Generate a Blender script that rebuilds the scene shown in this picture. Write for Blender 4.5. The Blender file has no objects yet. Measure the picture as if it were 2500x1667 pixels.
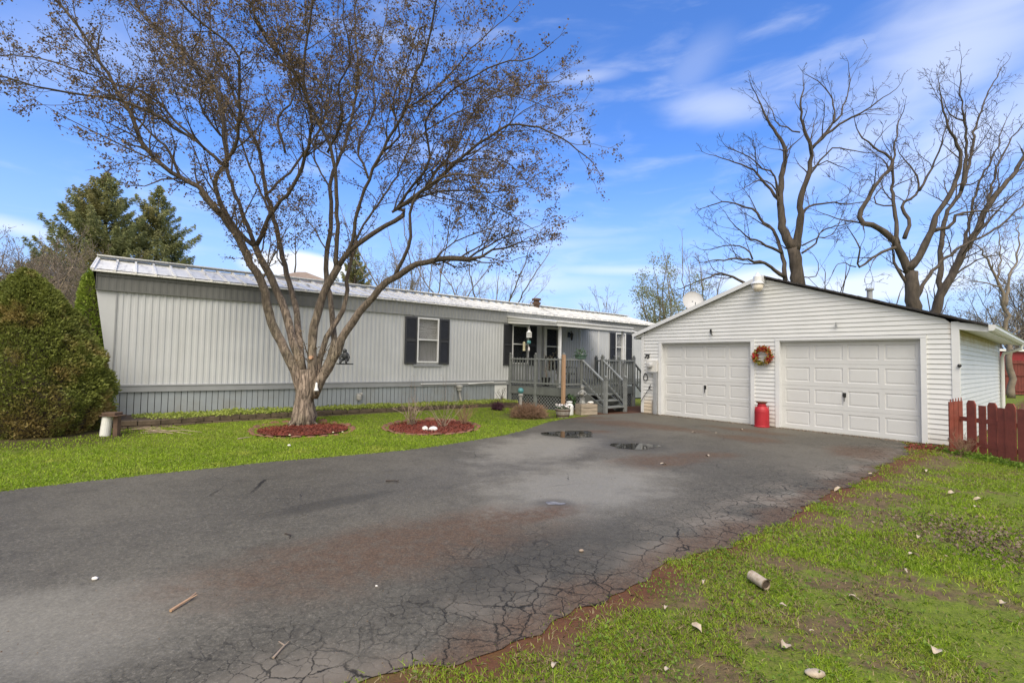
import bpy, math, random
import numpy as np
from mathutils import Vector, Matrix
random.seed(7); rng = np.random.default_rng(7)
sc = bpy.context.scene
COL = sc.collection
R_ = math.radians

# ------------------------------------------------------------------ camera
F, H, PITCH, ROLL = 1180.0, 1.55, R_(2.33), R_(1.03)
_fw = np.array([0, math.cos(PITCH), math.sin(PITCH)]); _r0 = np.array([1., 0, 0]); _u0 = np.cross(_r0, _fw)
CR = math.cos(ROLL) * _r0 + math.sin(ROLL) * _u0
CU = math.cos(ROLL) * _u0 - math.sin(ROLL) * _r0
CP = np.array([0, 0, H])
cd = bpy.data.cameras.new('camera'); cam = bpy.data.objects.new('camera', cd); COL.objects.link(cam)
cd.sensor_width = 36; cd.lens = F / 2500 * 36; cd.clip_start = 0.05; cd.clip_end = 3000
mw = Matrix.Identity(4)
for i in range(3):
    mw[i][0] = CR[i]; mw[i][1] = CU[i]; mw[i][2] = -_fw[i]; mw[i][3] = CP[i]
cam.matrix_world = mw
sc.camera = cam

def rayd(x, y): return ((x - 1250) / F) * CR - ((y - 833.5) / F) * CU + _fw
def at(x, y, Y):                       # the world point at distance Y north of the viewer in a measured direction
    d = rayd(x, y); return CP + d * (Y / d[1])
def gnd(x, y, z=0.):
    d = rayd(x, y); return CP + d * ((z - H) / d[2])

# ------------------------------------------------------------------ world, sun, exposure
SUN_EL, SUN_AZ = R_(54), R_(184)       # azimuth clockwise from +Y
w = bpy.data.worlds.new('World'); sc.world = w; w.use_nodes = True
nt = w.node_tree; nt.nodes.clear()

class NG:
    """small helper for node graphs"""
    def __init__(s, nt): s.nt = nt
    def n(s, t, **k):
        nd = s.nt.nodes.new(t)
        for a, v in k.items(): setattr(nd, a, v)
        return nd
    def l(s, a, b): s.nt.links.new(a, b)
    def put(s, sock, v):
        if isinstance(v, bpy.types.NodeSocket): s.l(v, sock)
        elif v is not None: sock.default_value = v
    def m(s, op, a, b=None, c=None, clamp=False):
        nd = s.n('ShaderNodeMath', operation=op, use_clamp=clamp)
        s.put(nd.inputs[0], a); s.put(nd.inputs[1], b)
        if c is not None: s.put(nd.inputs[2], c)
        return nd.outputs[0]
    def vm(s, op, a, b=None):
        nd = s.n('ShaderNodeVectorMath', operation=op)
        s.put(nd.inputs[0], a)
        if b is not None: s.put(nd.inputs[1], b)
        return nd.outputs['Value'] if op in ('DOT_PRODUCT', 'LENGTH', 'DISTANCE') else nd.outputs[0]
    def mix(s, f, a, b, bt='MIX'):
        nd = s.n('ShaderNodeMix', data_type='RGBA', blend_type=bt)
        s.put(nd.inputs[0], f)
        for i, v in ((6, a), (7, b)):
            if isinstance(v, tuple) and len(v) == 3: v = (*v, 1)
            s.put(nd.inputs[i], v)
        return nd.outputs[2]
    def noise(s, vec, scale, detail=4, rough=.55, dist=0.):
        nd = s.n('ShaderNodeTexNoise'); s.put(nd.inputs['Vector'], vec)
        nd.inputs['Scale'].default_value = scale; nd.inputs['Detail'].default_value = detail
        nd.inputs['Roughness'].default_value = rough; nd.inputs['Distortion'].default_value = dist
        return nd.outputs['Fac']
    def ramp(s, v, a, b, lo=0., hi=1.):        # smoothstep
        nd = s.n('ShaderNodeMapRange', interpolation_type='SMOOTHSTEP')
        s.put(nd.inputs[0], v); nd.inputs[1].default_value = a; nd.inputs[2].default_value = b
        nd.inputs[3].default_value = lo; nd.inputs[4].default_value = hi
        return nd.outputs[0]
    def mapp(s, vec, scale=(1, 1, 1), rot=(0, 0, 0), loc=(0, 0, 0)):
        nd = s.n('ShaderNodeMapping'); s.put(nd.inputs[0], vec)
        nd.inputs['Location'].default_value = loc; nd.inputs['Rotation'].default_value = rot; nd.inputs['Scale'].default_value = scale
        return nd.outputs[0]

g = NG(nt)
sky = g.n('ShaderNodeTexSky', sky_type='NISHITA', sun_disc=False)
sky.sun_elevation = SUN_EL; sky.sun_rotation = SUN_AZ
sky.air_density = 1.0; sky.dust_density = 0.35; sky.ozone_density = 2.0; sky.altitude = 200
tc = g.n('ShaderNodeTexCoord')
dirv = tc.outputs['Generated']
def unit(v): v = np.array(v, float); return v / np.linalg.norm(v)
wisp = g.noise(g.mapp(dirv, (2.2, 2.2, 9.0), (0.15, .1, .3)), 2.2, 6, .55, .4)
fine = g.noise(g.mapp(dirv, (3, 3, 8)), 2.4, 6, .5, .5)
tot = None
def blob(px, py, a, b, tilt, amp, soft=.0):
    """one patch of cloud: direction, half width and half height in tangent units"""
    global tot
    c = unit(rayd(px, py)); e1 = unit(np.cross(c, (0, 0, 1))); e2 = np.cross(e1, c)
    t = R_(tilt); x1 = e1 * math.cos(t) + e2 * math.sin(t); x2 = e2 * math.cos(t) - e1 * math.sin(t)
    dd = g.vm('SUBTRACT', dirv, tuple(c))
    p = g.m('DIVIDE', g.vm('DOT_PRODUCT', dd, tuple(x1)), a); q = g.m('DIVIDE', g.vm('DOT_PRODUCT', dd, tuple(x2)), b)
    r = g.m('SQRT', g.m('ADD', g.m('MULTIPLY', p, p), g.m('MULTIPLY', q, q)))
    r = g.m('ADD', r, g.m('MULTIPLY', g.m('SUBTRACT', fine, .5), .8))
    mk = g.m('MULTIPLY', g.ramp(r, 1.0, soft), amp)
    tot = mk if tot is None else g.m('MAXIMUM', tot, mk)
blob(1760, 262, .15, .05, -8, .42)
blob(2320, 120, .26, .13, 25, .50)
blob(2080, 360, .26, .05, 24, .42)
blob(2380, 330, .22, .10, 20, .5)
blob(1690, 165, .10, .05, 40, .16)
blob(1425, 188, .10, .02, 3, .35)
blob(40, 556, .12, .02, -6, .55)
blob(330, 590, .15, .012, 2, .25)
blob(160, 130, .3, .09, 20, .25)
blob(745, 655, .11, .035, 0, .95, .55)
blob(1860, 690, .14, .04, 0, .8, .3)
blob(2150, 700, .2, .035, 0, .7, .3)
blob(1300, 690, .3, .03, 0, .35)
blob(1540, 660, .25, .018, -2, .45)
blob(1330, 600, .25, .02, 4, .25)
blob(2450, 640, .15, .06, 0, .6)
# thin high cloud everywhere, and a pale band towards the horizon
sep = g.n('ShaderNodeSeparateXYZ'); g.l(dirv, sep.inputs[0])
veil = g.m('MULTIPLY', g.ramp(wisp, .45, .85), .35)
low = g.ramp(sep.outputs[2], .42, .0, 0, .85)
tot = g.m('MAXIMUM', tot, veil)
tint = g.mix(1.0, sky.outputs[0], (.70, 1.10, 1.75), 'MULTIPLY')
tint = g.mix(low, tint, (3.5, 4.6, 6.6))
skyc = g.mix(tot, tint, (6.9, 7.2, 7.8))
# unseen broken white cloud, added behind the viewer for soft neutral light
cover = g.m('MULTIPLY', g.ramp(g.m('ADD', sep.outputs[1], g.m('MULTIPLY', fine, .5)), .22, -.12), .92)
skyc = g.mix(cover, skyc, (8.8, 8.2, 7.2))
bg = g.n('ShaderNodeBackground'); g.l(skyc, bg.inputs[0]); bg.inputs[1].default_value = 0.105
wo = g.n('ShaderNodeOutputWorld'); g.l(bg.outputs[0], wo.inputs[0])
sd = bpy.data.lights.new('sun', 'SUN'); sun = bpy.data.objects.new('sun', sd); COL.objects.link(sun)
sd.energy = 2.4; sd.angle = R_(40); sd.color = (1, .92, .80)
sv = Vector((math.sin(SUN_AZ) * math.cos(SUN_EL), math.cos(SUN_AZ) * math.cos(SUN_EL), math.sin(SUN_EL)))
sun.rotation_euler = sv.to_track_quat('Z', 'Y').to_euler()
vs = sc.view_settings; vs.view_transform = 'Standard'; vs.look = 'None'; vs.exposure = 0.58; vs.gamma = 1; vs.use_curve_mapping = False
sc.cycles.use_denoising = True
sc.cycles.max_bounces = 6; sc.cycles.transparent_max_bounces = 8

# ------------------------------------------------------------------ materials
MATS = {}
def pri(name):
    m = bpy.data.materials.new(name); m.use_nodes = True
    nt = m.node_tree; b = nt.nodes['Principled BSDF']; MATS[name] = m
    return m, NG(nt), b
def mat(name, col, rough=.6, vary=.12, vscale=6., bump=0., bscale=40., metal=0., col2=None, stretch=(1, 1, 1), dirt=None, spec=.5):
    m, g, b = pri(name)
    co = g.n('ShaderNodeTexCoord').outputs['Object']
    v = g.mapp(co, stretch)
    nz = g.noise(v, vscale, 5, .6)
    c2 = col2 or tuple(c * (1 - vary) for c in col); c1 = col if col2 else tuple(min(1, c * (1 + vary)) for c in col)
    c = g.mix(g.ramp(nz, .3, .7), c1, c2)
    if dirt:   # (colour, scale, low, high, amount, stretch)
        dn = g.noise(g.mapp(co, dirt[5]), dirt[1], 7, .7)
        c = g.mix(g.m('MULTIPLY', g.ramp(dn, dirt[2], dirt[3]), dirt[4]), c, dirt[0])
    g.l(c, b.inputs['Base Color'])
    b.inputs['Roughness'].default_value = rough; b.inputs['Metallic'].default_value = metal
    b.inputs['Specular IOR Level'].default_value = spec
    if bump:
        bn = g.n('ShaderNodeBump'); bn.inputs['Strength'].default_value = bump; bn.inputs['Distance'].default_value = .02
        g.l(g.noise(v, bscale, 4, .6), bn.inputs['Height']); g.l(bn.outputs[0], b.inputs['Normal'])
    return m
def foliage(name, c1, c2, rough=.6, trans=.25, patch=None):
    """many small leaves: each face island takes its own tone, with broad patches"""
    m, g, b = pri(name)
    geo = g.n('ShaderNodeNewGeometry'); co = g.n('ShaderNodeTexCoord').outputs['Object']
    f = g.m('ADD', g.m('MULTIPLY', geo.outputs['Random Per Island'], .65), g.m('MULTIPLY', g.ramp(g.noise(co, 1.3, 3), .3, .7), .35))
    c = g.mix(f, c1, c2)
    if patch: c = g.mix(g.m('MULTIPLY', g.ramp(g.noise(co, patch[1], 4), patch[2], patch[3]), patch[4]), c, patch[0])
    g.l(c, b.inputs['Base Color']); b.inputs['Roughness'].default_value = rough
    b.inputs['Specular IOR Level'].default_value = .3
    if trans:
        tr = g.n('ShaderNodeBsdfTranslucent'); g.l(c, tr.inputs[0])
        mx = g.n('ShaderNodeMixShader'); mx.inputs[0].default_value = trans
        out = m.node_tree.nodes['Material Output']
        g.l(b.outputs[0], mx.inputs[1]); g.l(tr.outputs[0], mx.inputs[2]); g.l(mx.outputs[0], out.inputs[0])
    return m

mat('siding_grey', (.52, .532, .54), .5, .05, 1.2, .05, 90, dirt=((.33, .33, .31), 1.4, .5, .8, .35, (2, 2, .25)))
mat('fascia_pale', (.27, .275, .27), .55, .06, 2)
mat('fascia_grey', (.125, .127, .12), .55, .08, 2, .05, 60, dirt=((.18, .18, .18), 2, .5, .8, .4, (3, 3, .3)))
mat('trim_grey', (.29, .30, .31), .55, .06, 3, dirt=((.22, .22, .21), 3, .5, .8, .4, (1, 1, 3)))
mat('skirt_grey', (.30, .33, .35), .55, .06, 2, dirt=((.24, .22, .17), 1.5, .45, .75, .5, (1, 1, 1)))
mat('roof_white', (.76, .75, .71), .5, .06, 2, .04, 50, dirt=((.22, .21, .18), 3.2, .50, .72, .75, (3, .5, 1)))
mat('roof_clean', (.74, .74, .73), .45, .06, 2)
mat('awning_white', (.70, .70, .67), .45, .05, 3, dirt=((.45, .44, .38), 5, .5, .8, .4, (1, 1, 1)))
mat('white_trim', (.76, .76, .75), .45, .04, 4, dirt=((.5, .49, .45), 6, .55, .8, .3, (1, 1, 1)))
mat('shutter', (.035, .037, .042), .5, .1, 8)
mat('black_metal', (.02, .02, .02), .4, .1)
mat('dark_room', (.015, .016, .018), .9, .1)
mat('deck_grey', (.135, .145, .138), .6, .16, 4, .15, 40, dirt=((.32, .33, .33), 14, .55, .75, .4, (1, 1, 1)), stretch=(1, 1, .2))
mat('deck_rail', (.20, .212, .208), .6, .14, 5, .15, 40, dirt=((.42, .43, .42), 14, .55, .75, .4, (1, 1, 1)))
mat('lattice', (.24, .255, .26), .65, .1, 8)
mat('new_wood', (.43, .27, .16), .6, .15, 3, .1, 30, stretch=(6, 6, .6))
mat('crate_wood', (.36, .30, .23), .75, .25, 4, .2, 40, stretch=(1, 1, 6))
mat('grey_wood', (.30, .27, .24), .8, .2, 6, .2, 40, stretch=(5, 5, .6))
mat('garage_door', (.585, .585, .575), .4, .02, 1.5, .02, 90, dirt=((.46, .45, .42), 2.2, .5, .8, .35, (1, 1, .5)))
mat('garage_trim', (.66, .665, .665), .45, .03, 3, dirt=((.5, .49, .45), 5, .6, .8, .3, (1, 1, 1)))
mat('shingle', (.045, .04, .038), .9, .35, 18, .5, 60)
mat('meter_box', (.62, .61, .58), .5, .05, 6)
mat('conduit', (.30, .31, .32), .5, .1, 6)
mat('red_paint', (.38, .014, .024), .55, .12, 5, .06, 30, dirt=((.30, .02, .02), 9, .5, .75, .5, (1, 1, 1)))
mat('rust', (.16, .07, .04), .8, .3, 12)
mat('fence_red', (.23, .056, .036), .7, .18, 5, .2, 50, dirt=((.085, .04, .025), 7, .5, .75, .5, (2, 2, .4)))
mat('fence_far', (.15, .035, .025), .75, .15, 3)
mat('shed_red', (.22, .015, .02), .6, .1, 3)
mat('concrete', (.40, .39, .36), .85, .12, 10, .2, 60)
mat('block', (.13, .095, .062), .9, .35, 5, .4, 30, col2=(.075, .055, .035))
mat('edger', (.26, .11, .07), .85, .3, 8, .3, 40, col2=(.15, .08, .05))
mat('soil', (.075, .052, .036), .95, .3, 8, .5, 30)
mat('green_paint', (.07, .12, .085), .6, .2, 10)
mat('teal', (.05, .22, .24), .3, .3, 14, col2=(.16, .38, .38))
mat('statue_stone', (.10, .105, .10), .8, .5, 14, .3, 40, col2=(.34, .34, .32))
mat('ornament_dark', (.02, .022, .024), .6, .3, 10)
mat('pipe_white', (.74, .73, .70), .45, .05, 6, dirt=((.4, .38, .32), 8, .5, .75, .4, (1, 1, 1)))
mat('rust_brown', (.10, .06, .04), .8, .3, 8)
mat('stick', (.30, .23, .17), .8, .3, 10)
mat('stick_dark', (.06, .045, .035), .8, .3, 10)
mat('dry_leaf', (.50, .42, .32), .8, .2, 30, col2=(.33, .25, .17))
mat('white_stone', (.72, .68, .62), .7, .1, 20)
mat('bark_front', (.24, .19, .145), .9, .35, 9, .0, 40, col2=(.085, .065, .048), stretch=(3, 3, .5))
mat('bark_twig', (.085, .066, .05), .9, .2, 5)
mat('bark_far', (.105, .082, .064), .9, .3, 3, .6, 9, col2=(.045, .036, .028), stretch=(2, 2, .4))
mat('bark_upper', (.105, .082, .062), .9, .3, 9, .5, 30, col2=(.055, .043, .033), stretch=(3, 3, .6))  # thin upper limbs: their dark backlit look is put into the colour
mat('bark_pale', (.20, .165, .125), .9, .2, 3)
mat('cut_wood', (.50, .30, .19), .8, .2, 20)
mat('petal_white', (.75, .70, .68), .6, .1, 20)
mat('blind', (.85, .84, .80), .6, .1, 6)
mat('curtain', (.52, .52, .52), .8, .2, 6, stretch=(14, 1, .5))
mat('lamp_bowl', (.66, .60, .50), .4, .12, 8)
mat('dish', (.46, .46, .46), .45, .03)
mat('roof_tan', (.26, .20, .16), .9, .15, 3)
mat('lantern_cream', (.72, .66, .44), .5, .1)
mat('cushion', (.03, .03, .03), .8, .2, 3, col2=(.2, .2, .19))
mat('shingle_far', (.2, .19, .18), .9, .15, 3)
foliage('yew', (.31, .34, .075), (.10, .125, .032), .65, .3, ((.38, .27, .11), 1.5, .5, .66, .75))
foliage('yew_bright', (.36, .44, .07), (.15, .22, .03), .65, .2)
foliage('spruce', (.36, .37, .15), (.13, .16, .07), .7, .35, ((.42, .35, .15), .5, .45, .7, .6))
foliage('leaf_front', (.27, .18, .095), (.085, .062, .038), .6, .25, ((.10, .095, .03), .8, .5, .75, .6))
foliage('leaf_pale', (.38, .38, .20), (.24, .27, .12), .6, .4)
foliage('leaf_buds', (.34, .30, .22), (.20, .17, .11), .6, .3)
foliage('grass', (.37, .50, .038), (.17, .27, .020), .5, .35, ((.46, .46, .09), 1.6, .5, .75, .65))
foliage('straw', (.42, .34, .19), (.20, .15, .08), .8, .2)
foliage('clover', (.20, .30, .03), (.09, .17, .02), .55, .3)
foliage('cover', (.46, .50, .12), (.22, .30, .05), .6, .3)
foliage('mulch', (.27, .065, .042), (.09, .035, .025), .85, 0)
foliage('leaf_litter', (.28, .21, .15), (.09, .06, .04), .85, 0)
foliage('brush', (.30, .24, .18), (.15, .115, .085), .85, 0)
foliage('brown_twigs', (.36, .22, .14), (.16, .10, .065), .85, 0)
foliage('wreath_red', (.55, .04, .04), (.32, .015, .025), .7, .1)
foliage('wreath_orange', (.55, .20, .05), (.40, .10, .05), .7, .1)
foliage('wreath_yellow', (.38, .28, .05), (.12, .14, .03), .7, .1)
foliage('plant_green', (.09, .17, .06), (.03, .07, .03), .6, .2)
foliage('purple_leaf', (.13, .05, .08), (.06, .03, .04), .6, .1)

m, g, b = pri('glass')
b.inputs['Base Color'].default_value = (.05, .055, .06, 1); b.inputs['Roughness'].default_value = .06
tr = g.n('ShaderNodeBsdfTransparent'); mx = g.n('ShaderNodeMixShader'); mx.inputs[0].default_value = .22
g.l(tr.outputs[0], mx.inputs[1]); g.l(b.outputs[0], mx.inputs[2]); g.l(mx.outputs[0], m.node_tree.nodes['Material Output'].inputs[0])

# vinyl lap siding, with the yellow-brown water stain at the meter corner and under the side eave
m, g, b = pri('vinyl')
co = g.n('ShaderNodeTexCoord').outputs['Object']
c = g.mix(g.ramp(g.noise(co, 2.5, 4), .3, .7), (.67, .67, .66), (.62, .625, .615))
st = g.ramp(g.m('ADD', g.vm('DISTANCE', co, (.28, 0, .12)), g.m('MULTIPLY', g.noise(co, 6, 4), .35)), .75, .28)
c = g.mix(g.m('MULTIPLY', st, .55), c, (.60, .42, .20))
sx = g.n('ShaderNodeSeparateXYZ'); g.l(co, sx.inputs[0])
ss = g.m('MULTIPLY', g.ramp(g.m('ADD', sx.outputs[2], g.m('MULTIPLY', g.noise(co, 3, 5), .6)), 2.25, 2.7), g.ramp(sx.outputs[0], 7.2, 7.33))
c = g.mix(g.m('MULTIPLY', ss, .85), c, (.46, .33, .15))
lo = g.m('MULTIPLY', g.ramp(g.m('ADD', sx.outputs[2], g.m('MULTIPLY', g.noise(co, 5, 5), .5)), .62, .2), .35)
c = g.mix(g.m('MULTIPLY', lo, 1.5), c, (.40, .35, .27))
g.l(c, b.inputs['Base Color']); b.inputs['Roughness'].default_value = .45

# bark of the front tree: deep vertical furrows
m = MATS['bark_front']; g = NG(m.node_tree); b = m.node_tree.nodes['Principled BSDF']
co = g.n('ShaderNodeTexCoord').outputs['Object']
v = g.mapp(co, (1, 1, .16))
h1 = g.noise(v, 26, 5, .65, .6); h2 = g.noise(g.mapp(co, (1, 1, .35)), 60, 4, .6)
hh = g.m('ADD', g.m('MULTIPLY', g.ramp(h1, .35, .62), 1.0), g.m('MULTIPLY', h2, .45))
bn = g.n('ShaderNodeBump'); bn.inputs['Strength'].default_value = .9; bn.inputs['Distance'].default_value = .035
g.l(hh, bn.inputs['Height']); g.l(bn.outputs[0], b.inputs['Normal'])
broad = g.ramp(g.noise(co, 1.4, 3), .35, .7)
cA = g.mix(broad, (.40, .31, .25), (.29, .245, .175))
zz = g.n('ShaderNodeSeparateXYZ'); g.l(co, zz.inputs[0])     # limbs darken with height: backlit shade put into the bark colour
young = g.ramp(g.m('ADD', zz.outputs[2], g.m('MULTIPLY', g.noise(co, 1.1, 3), 1.6)), 2.2, 4.6)  # height mask of the shade painted on the upper limbs
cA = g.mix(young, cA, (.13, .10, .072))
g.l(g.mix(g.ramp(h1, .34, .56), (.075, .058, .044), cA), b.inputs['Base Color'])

# ------------------------------------------------------------------ mesh helpers
class MB:
    def __init__(s): s.v = []; s.f = []
    def quad(s, *p):
        n = len(s.v); s.v += [tuple(map(float, q)) for q in p]; s.f.append(tuple(range(n, n + len(p)))); return s
    def box(s, x0, x1, y0, y1, z0, z1):
        n = len(s.v)
        s.v += [(x, y, z) for z in (z0, z1) for x, y in ((x0, y0), (x1, y0), (x1, y1), (x0, y1))]
        s.f += [tuple(n + i for i in q) for q in ((3, 2, 1, 0), (4, 5, 6, 7), (0, 1, 5, 4), (1, 2, 6, 5), (2, 3, 7, 6), (3, 0, 4, 7))]
        return s
    def bar(s, a, b, wx, wy, up=(0, 0, 1)):       # rectangular bar from a to b
        a = np.array(a, float); b = np.array(b, float); t = unit(b - a)
        e1 = np.cross(t, up)
        if np.linalg.norm(e1) < 1e-3: e1 = np.cross(t, (1, 0, 0))
        e1 = unit(e1); e2 = np.cross(e1, t); n = len(s.v)
        for p in (a, b):
            for i, j in ((-1, -1), (1, -1), (1, 1), (-1, 1)): s.v.append(tuple(p + e1 * wx / 2 * i + e2 * wy / 2 * j))
        s.f += [tuple(n + i for i in q) for q in ((0, 1, 2, 3), (7, 6, 5, 4), (0, 4, 5, 1), (1, 5, 6, 2), (2, 6, 7, 3), (3, 7, 4, 0))]
        return s
    def tube(s, pts, rad, n=8, cap=True, lump=0.):
        pts = [np.array(p, float) for p in pts]
        if not hasattr(rad, '__len__'): rad = [rad] * len(pts)
        base = len(s.v); pe = None
        for i, p in enumerate(pts):
            t = pts[min(i + 1, len(pts) - 1)] - pts[max(i - 1, 0)]
            t = t / (np.linalg.norm(t) + 1e-9)
            if pe is None:
                pe = np.cross(t, (0.13, .9, .2) if abs(t[1]) < .8 else (1, 0, 0))
            e = pe - t * (pe @ t); e /= (np.linalg.norm(e) + 1e-9); pe = e; q = np.cross(t, e)
            for k in range(n):
                a = 2 * math.pi * k / n
                r = rad[i] * (1 + (random.uniform(-lump, lump) if lump else 0))
                s.v.append(tuple(p + (e * math.cos(a) + q * math.sin(a)) * r))
        for i in range(len(pts) - 1):
            for k in range(n):
                a = base + i * n + k; b2 = base + i * n + (k + 1) % n
                s.f.append((a, b2, b2 + n, a + n))
        if cap and n > 3:
            s.f.append(tuple(base + k for k in reversed(range(n)))); s.f.append(tuple(base + (len(pts) - 1) * n + k for k in range(n)))
        return s
    def lathe(s, c, prof, n=20, ribs=0.):
        c = np.array(c, float); base = len(s.v)
        for r, z in prof:
            for k in range(n):
                a = 2 * math.pi * k / n; rr = r * (1 + ribs * (k % 2))
                s.v.append((c[0] + rr * math.cos(a), c[1] + rr * math.sin(a), c[2] + z))
        for i in range(len(prof) - 1):
            for k in range(n):
                a = base + i * n + k; b2 = base + i * n + (k + 1) % n; s.f.append((a, b2, b2 + n, a + n))
        s.f.append(tuple(base + k for k in reversed(range(n)))); s.f.append(tuple(base + (len(prof) - 1) * n + k for k in range(n)))
        return s
    def ball(s, c, rx, ry=None, rz=None, n=12, m=8, lump=0.):
        ry = ry or rx; rz = rz or rx
        base = len(s.v)
        for i in range(m + 1):
            ph = math.pi * i / m
            for k in range(n):
                a = 2 * math.pi * k / n; L = 1 + (random.uniform(-lump, lump) if lump else 0)
                s.v.append((c[0] + rx * L * math.sin(ph) * math.cos(a), c[1] + ry * L * math.sin(ph) * math.sin(a), c[2] - rz * L * math.cos(ph)))
        for i in range(m):
            for k in range(n):
                a = base + i * n + k; b2 = base + i * n + (k + 1) % n; s.f.append((a, b2, b2 + n, a + n))
        return s

def tag(o, label=None, cat=None, group=None, kind=None):
    if label: o['label'] = label
    if cat: o['category'] = cat
    if group: o['group'] = group
    if kind: o['kind'] = kind
    return o
def thing(name, label, cat, loc=(0, 0, 0), rz=0., group=None):
    o = bpy.data.objects.new(name, None); COL.objects.link(o); o.empty_display_size = .2
    o.location = tuple(map(float, loc)); o.rotation_euler = (0, 0, rz)
    return tag(o, label, cat, group)
def fin(name, mb, material, parent=None, loc=None, rz=0., smooth=False, bevel=0., **tg):
    me = bpy.data.meshes.new(name); me.from_pydata(mb.v, [], mb.f); me.update()
    if smooth:
        me.polygons.foreach_set('use_smooth', [True] * len(me.polygons))
    if material: me.materials.append(MATS[material])
    o = bpy.data.objects.new(name, me); COL.objects.link(o)
    if parent: o.parent = parent
    if loc is not None: o.location = tuple(map(float, loc))
    o.rotation_euler = (0, 0, rz)
    if bevel:
        bv = o.modifiers.new('bevel', 'BEVEL'); bv.width = bevel; bv.segments = 2; bv.limit_method = 'ANGLE'
    return tag(o, **tg)
def npmesh(name, V, K, material, parent=None, loc=None, **tg):
    """V: (n*K,3) vertices, every K in a row make one face"""
    n = len(V); nf = n // K
    me = bpy.data.meshes.new(name); me.vertices.add(n); me.vertices.foreach_set('co', np.asarray(V, np.float32).ravel())
    me.loops.add(n); me.loops.foreach_set('vertex_index', np.arange(n, dtype=np.int32))
    me.polygons.add(nf); me.polygons.foreach_set('loop_start', np.arange(0, n, K, dtype=np.int32))
    me.update(calc_edges=True); me.validate()
    me.materials.append(MATS[material])
    o = bpy.data.objects.new(name, me); COL.objects.link(o)
    if parent: o.parent = parent
    if loc is not None: o.location = tuple(map(float, loc))
    return tag(o, **tg)
def leafquads(C, L, W, up=None, spread=1.0, fold=0.):
    """diamond leaves: centres C (n,3), length, width; random directions biased to `up`"""
    n = len(C); d = rng.normal(size=(n, 3)) * spread
    if up is not None: d = d + up
    d /= np.linalg.norm(d, axis=1, keepdims=True) + 1e-9
    e = np.cross(d, rng.normal(size=(n, 3))); e /= np.linalg.norm(e, axis=1, keepdims=True) + 1e-9
    L = L * rng.uniform(.6, 1.3, (n, 1)); W = W * rng.uniform(.6, 1.3, (n, 1))
    V = np.stack([C - d * L * .5, C + e * W * .5, C + d * L * .5, C - e * W * .5], 1)
    return V.reshape(-1, 3)
def text_mesh(s, size, mtl, parent, loc, rot, name, ext=.01, shear=0.):
    cu = bpy.data.curves.new(name, 'FONT'); cu.body = s; cu.size = size; cu.extrude = ext; cu.shear = shear; cu.offset = size * .03
    ob = bpy.data.objects.new(name, cu); COL.objects.link(ob)
    me = bpy.data.meshes.new_from_object(ob.evaluated_get(bpy.context.evaluated_depsgraph_get()))
    bpy.data.objects.remove(ob); me.name = name
    o = bpy.data.objects.new(name, me); COL.objects.link(o); me.materials.clear(); me.materials.append(MATS[mtl])
    o.parent = parent; o.location = loc; o.rotation_euler = rot
    return o

# frames: home local x along the long wall, y into the house; garage local x along its front, y into the garage
HP = np.array([-8.4104, 10.2236]); HA = math.atan2(.6211, .7837)
HD = np.array([math.cos(HA), math.sin(HA)]); HN = np.array([HD[1], -HD[0]])        # HN points out towards the drive
def HW(s, t, z=0.): p = HP + HD * s + HN * t; return np.array([p[0], p[1], z])
def toH(P):
    q = np.asarray(P)[..., :2] - HP; return q @ HD, q @ HN
GP = np.array([4.112, 15.234]); GA = R_(-49.5)
GD = np.array([math.cos(GA), math.sin(GA)]); GI = np.array([-GD[1], GD[0]])
def GW(u, v, z=0.): p = GP + GD * u + GI * v; return np.array([p[0], p[1], z])      # v positive = into the garage

# ------------------------------------------------------------------ ground
def sstep(x, a, b):
    t = np.clip((x - a) / (b - a), 0, 1); return t * t * (3 - 2 * t)
def zg(x, y):
    s, t = toH(np.stack([np.asarray(x, float), np.asarray(y, float)], -1))
    return .10 * sstep(t, 3.0, .9) * sstep(s, 10.4, 9.2) * sstep(t, -12, -6)
def noise2(x, y, sc, seed=0):
    """smooth value noise 0..1"""
    r = np.random.default_rng(seed).uniform(size=(257, 257))
    X = np.asarray(x) * sc + 1000.5; Y = np.asarray(y) * sc + 1000.5
    i = np.floor(X).astype(int); j = np.floor(Y).astype(int); fx = X - i; fy = Y - j
    fx = fx * fx * (3 - 2 * fx); fy = fy * fy * (3 - 2 * fy); i %= 256; j %= 256
    return (r[i, j] * (1 - fx) + r[i + 1, j] * fx) * (1 - fy) + (r[i, j + 1] * (1 - fx) + r[i + 1, j + 1] * fx) * fy

m, g, b = pri('lawn')
co = g.n('ShaderNodeTexCoord').outputs['Object']
n1 = g.noise(co, .9, 6, .6); n2 = g.noise(co, 14, 6, .7); n3 = g.noise(co, 60, 3, .6)
gc = g.mix(g.ramp(n2, .35, .65), (.16, .21, .022), (.085, .12, .014))
gc = g.mix(g.ramp(n3, .4, .7), gc, (.18, .20, .04))
soilc = g.mix(g.ramp(n2, .3, .7), (.19, .125, .07), (.10, .07, .042))
sep = g.n('ShaderNodeSeparateXYZ'); g.l(co, sep.inputs[0])
# the drive's right verge is thin and bare; the lawn by the home is thick
ev = g.vm('DOT_PRODUCT', co, (.638, -.771, 0))
right = g.ramp(ev, -2.6, -2.0)
bare = g.ramp(g.m('ADD', g.noise(co, 1.6, 7, .72), g.m('MULTIPLY', g.ramp(ev, -.6, -2.2), .16)), .48, .62)
f = g.m('MULTIPLY', bare, g.m('MULTIPLY_ADD', right, .85, .08))
cc = g.mix(f, gc, soilc)
edge = g.m('MULTIPLY', g.ramp(g.m('ADD', ev, g.m('MULTIPLY', n1, .25)), -1.62, -1.92), right)
cc = g.mix(g.m('MULTIPLY', edge, .8), cc, g.mix(n3, (.17, .055, .03), (.08, .035, .022)))
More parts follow.
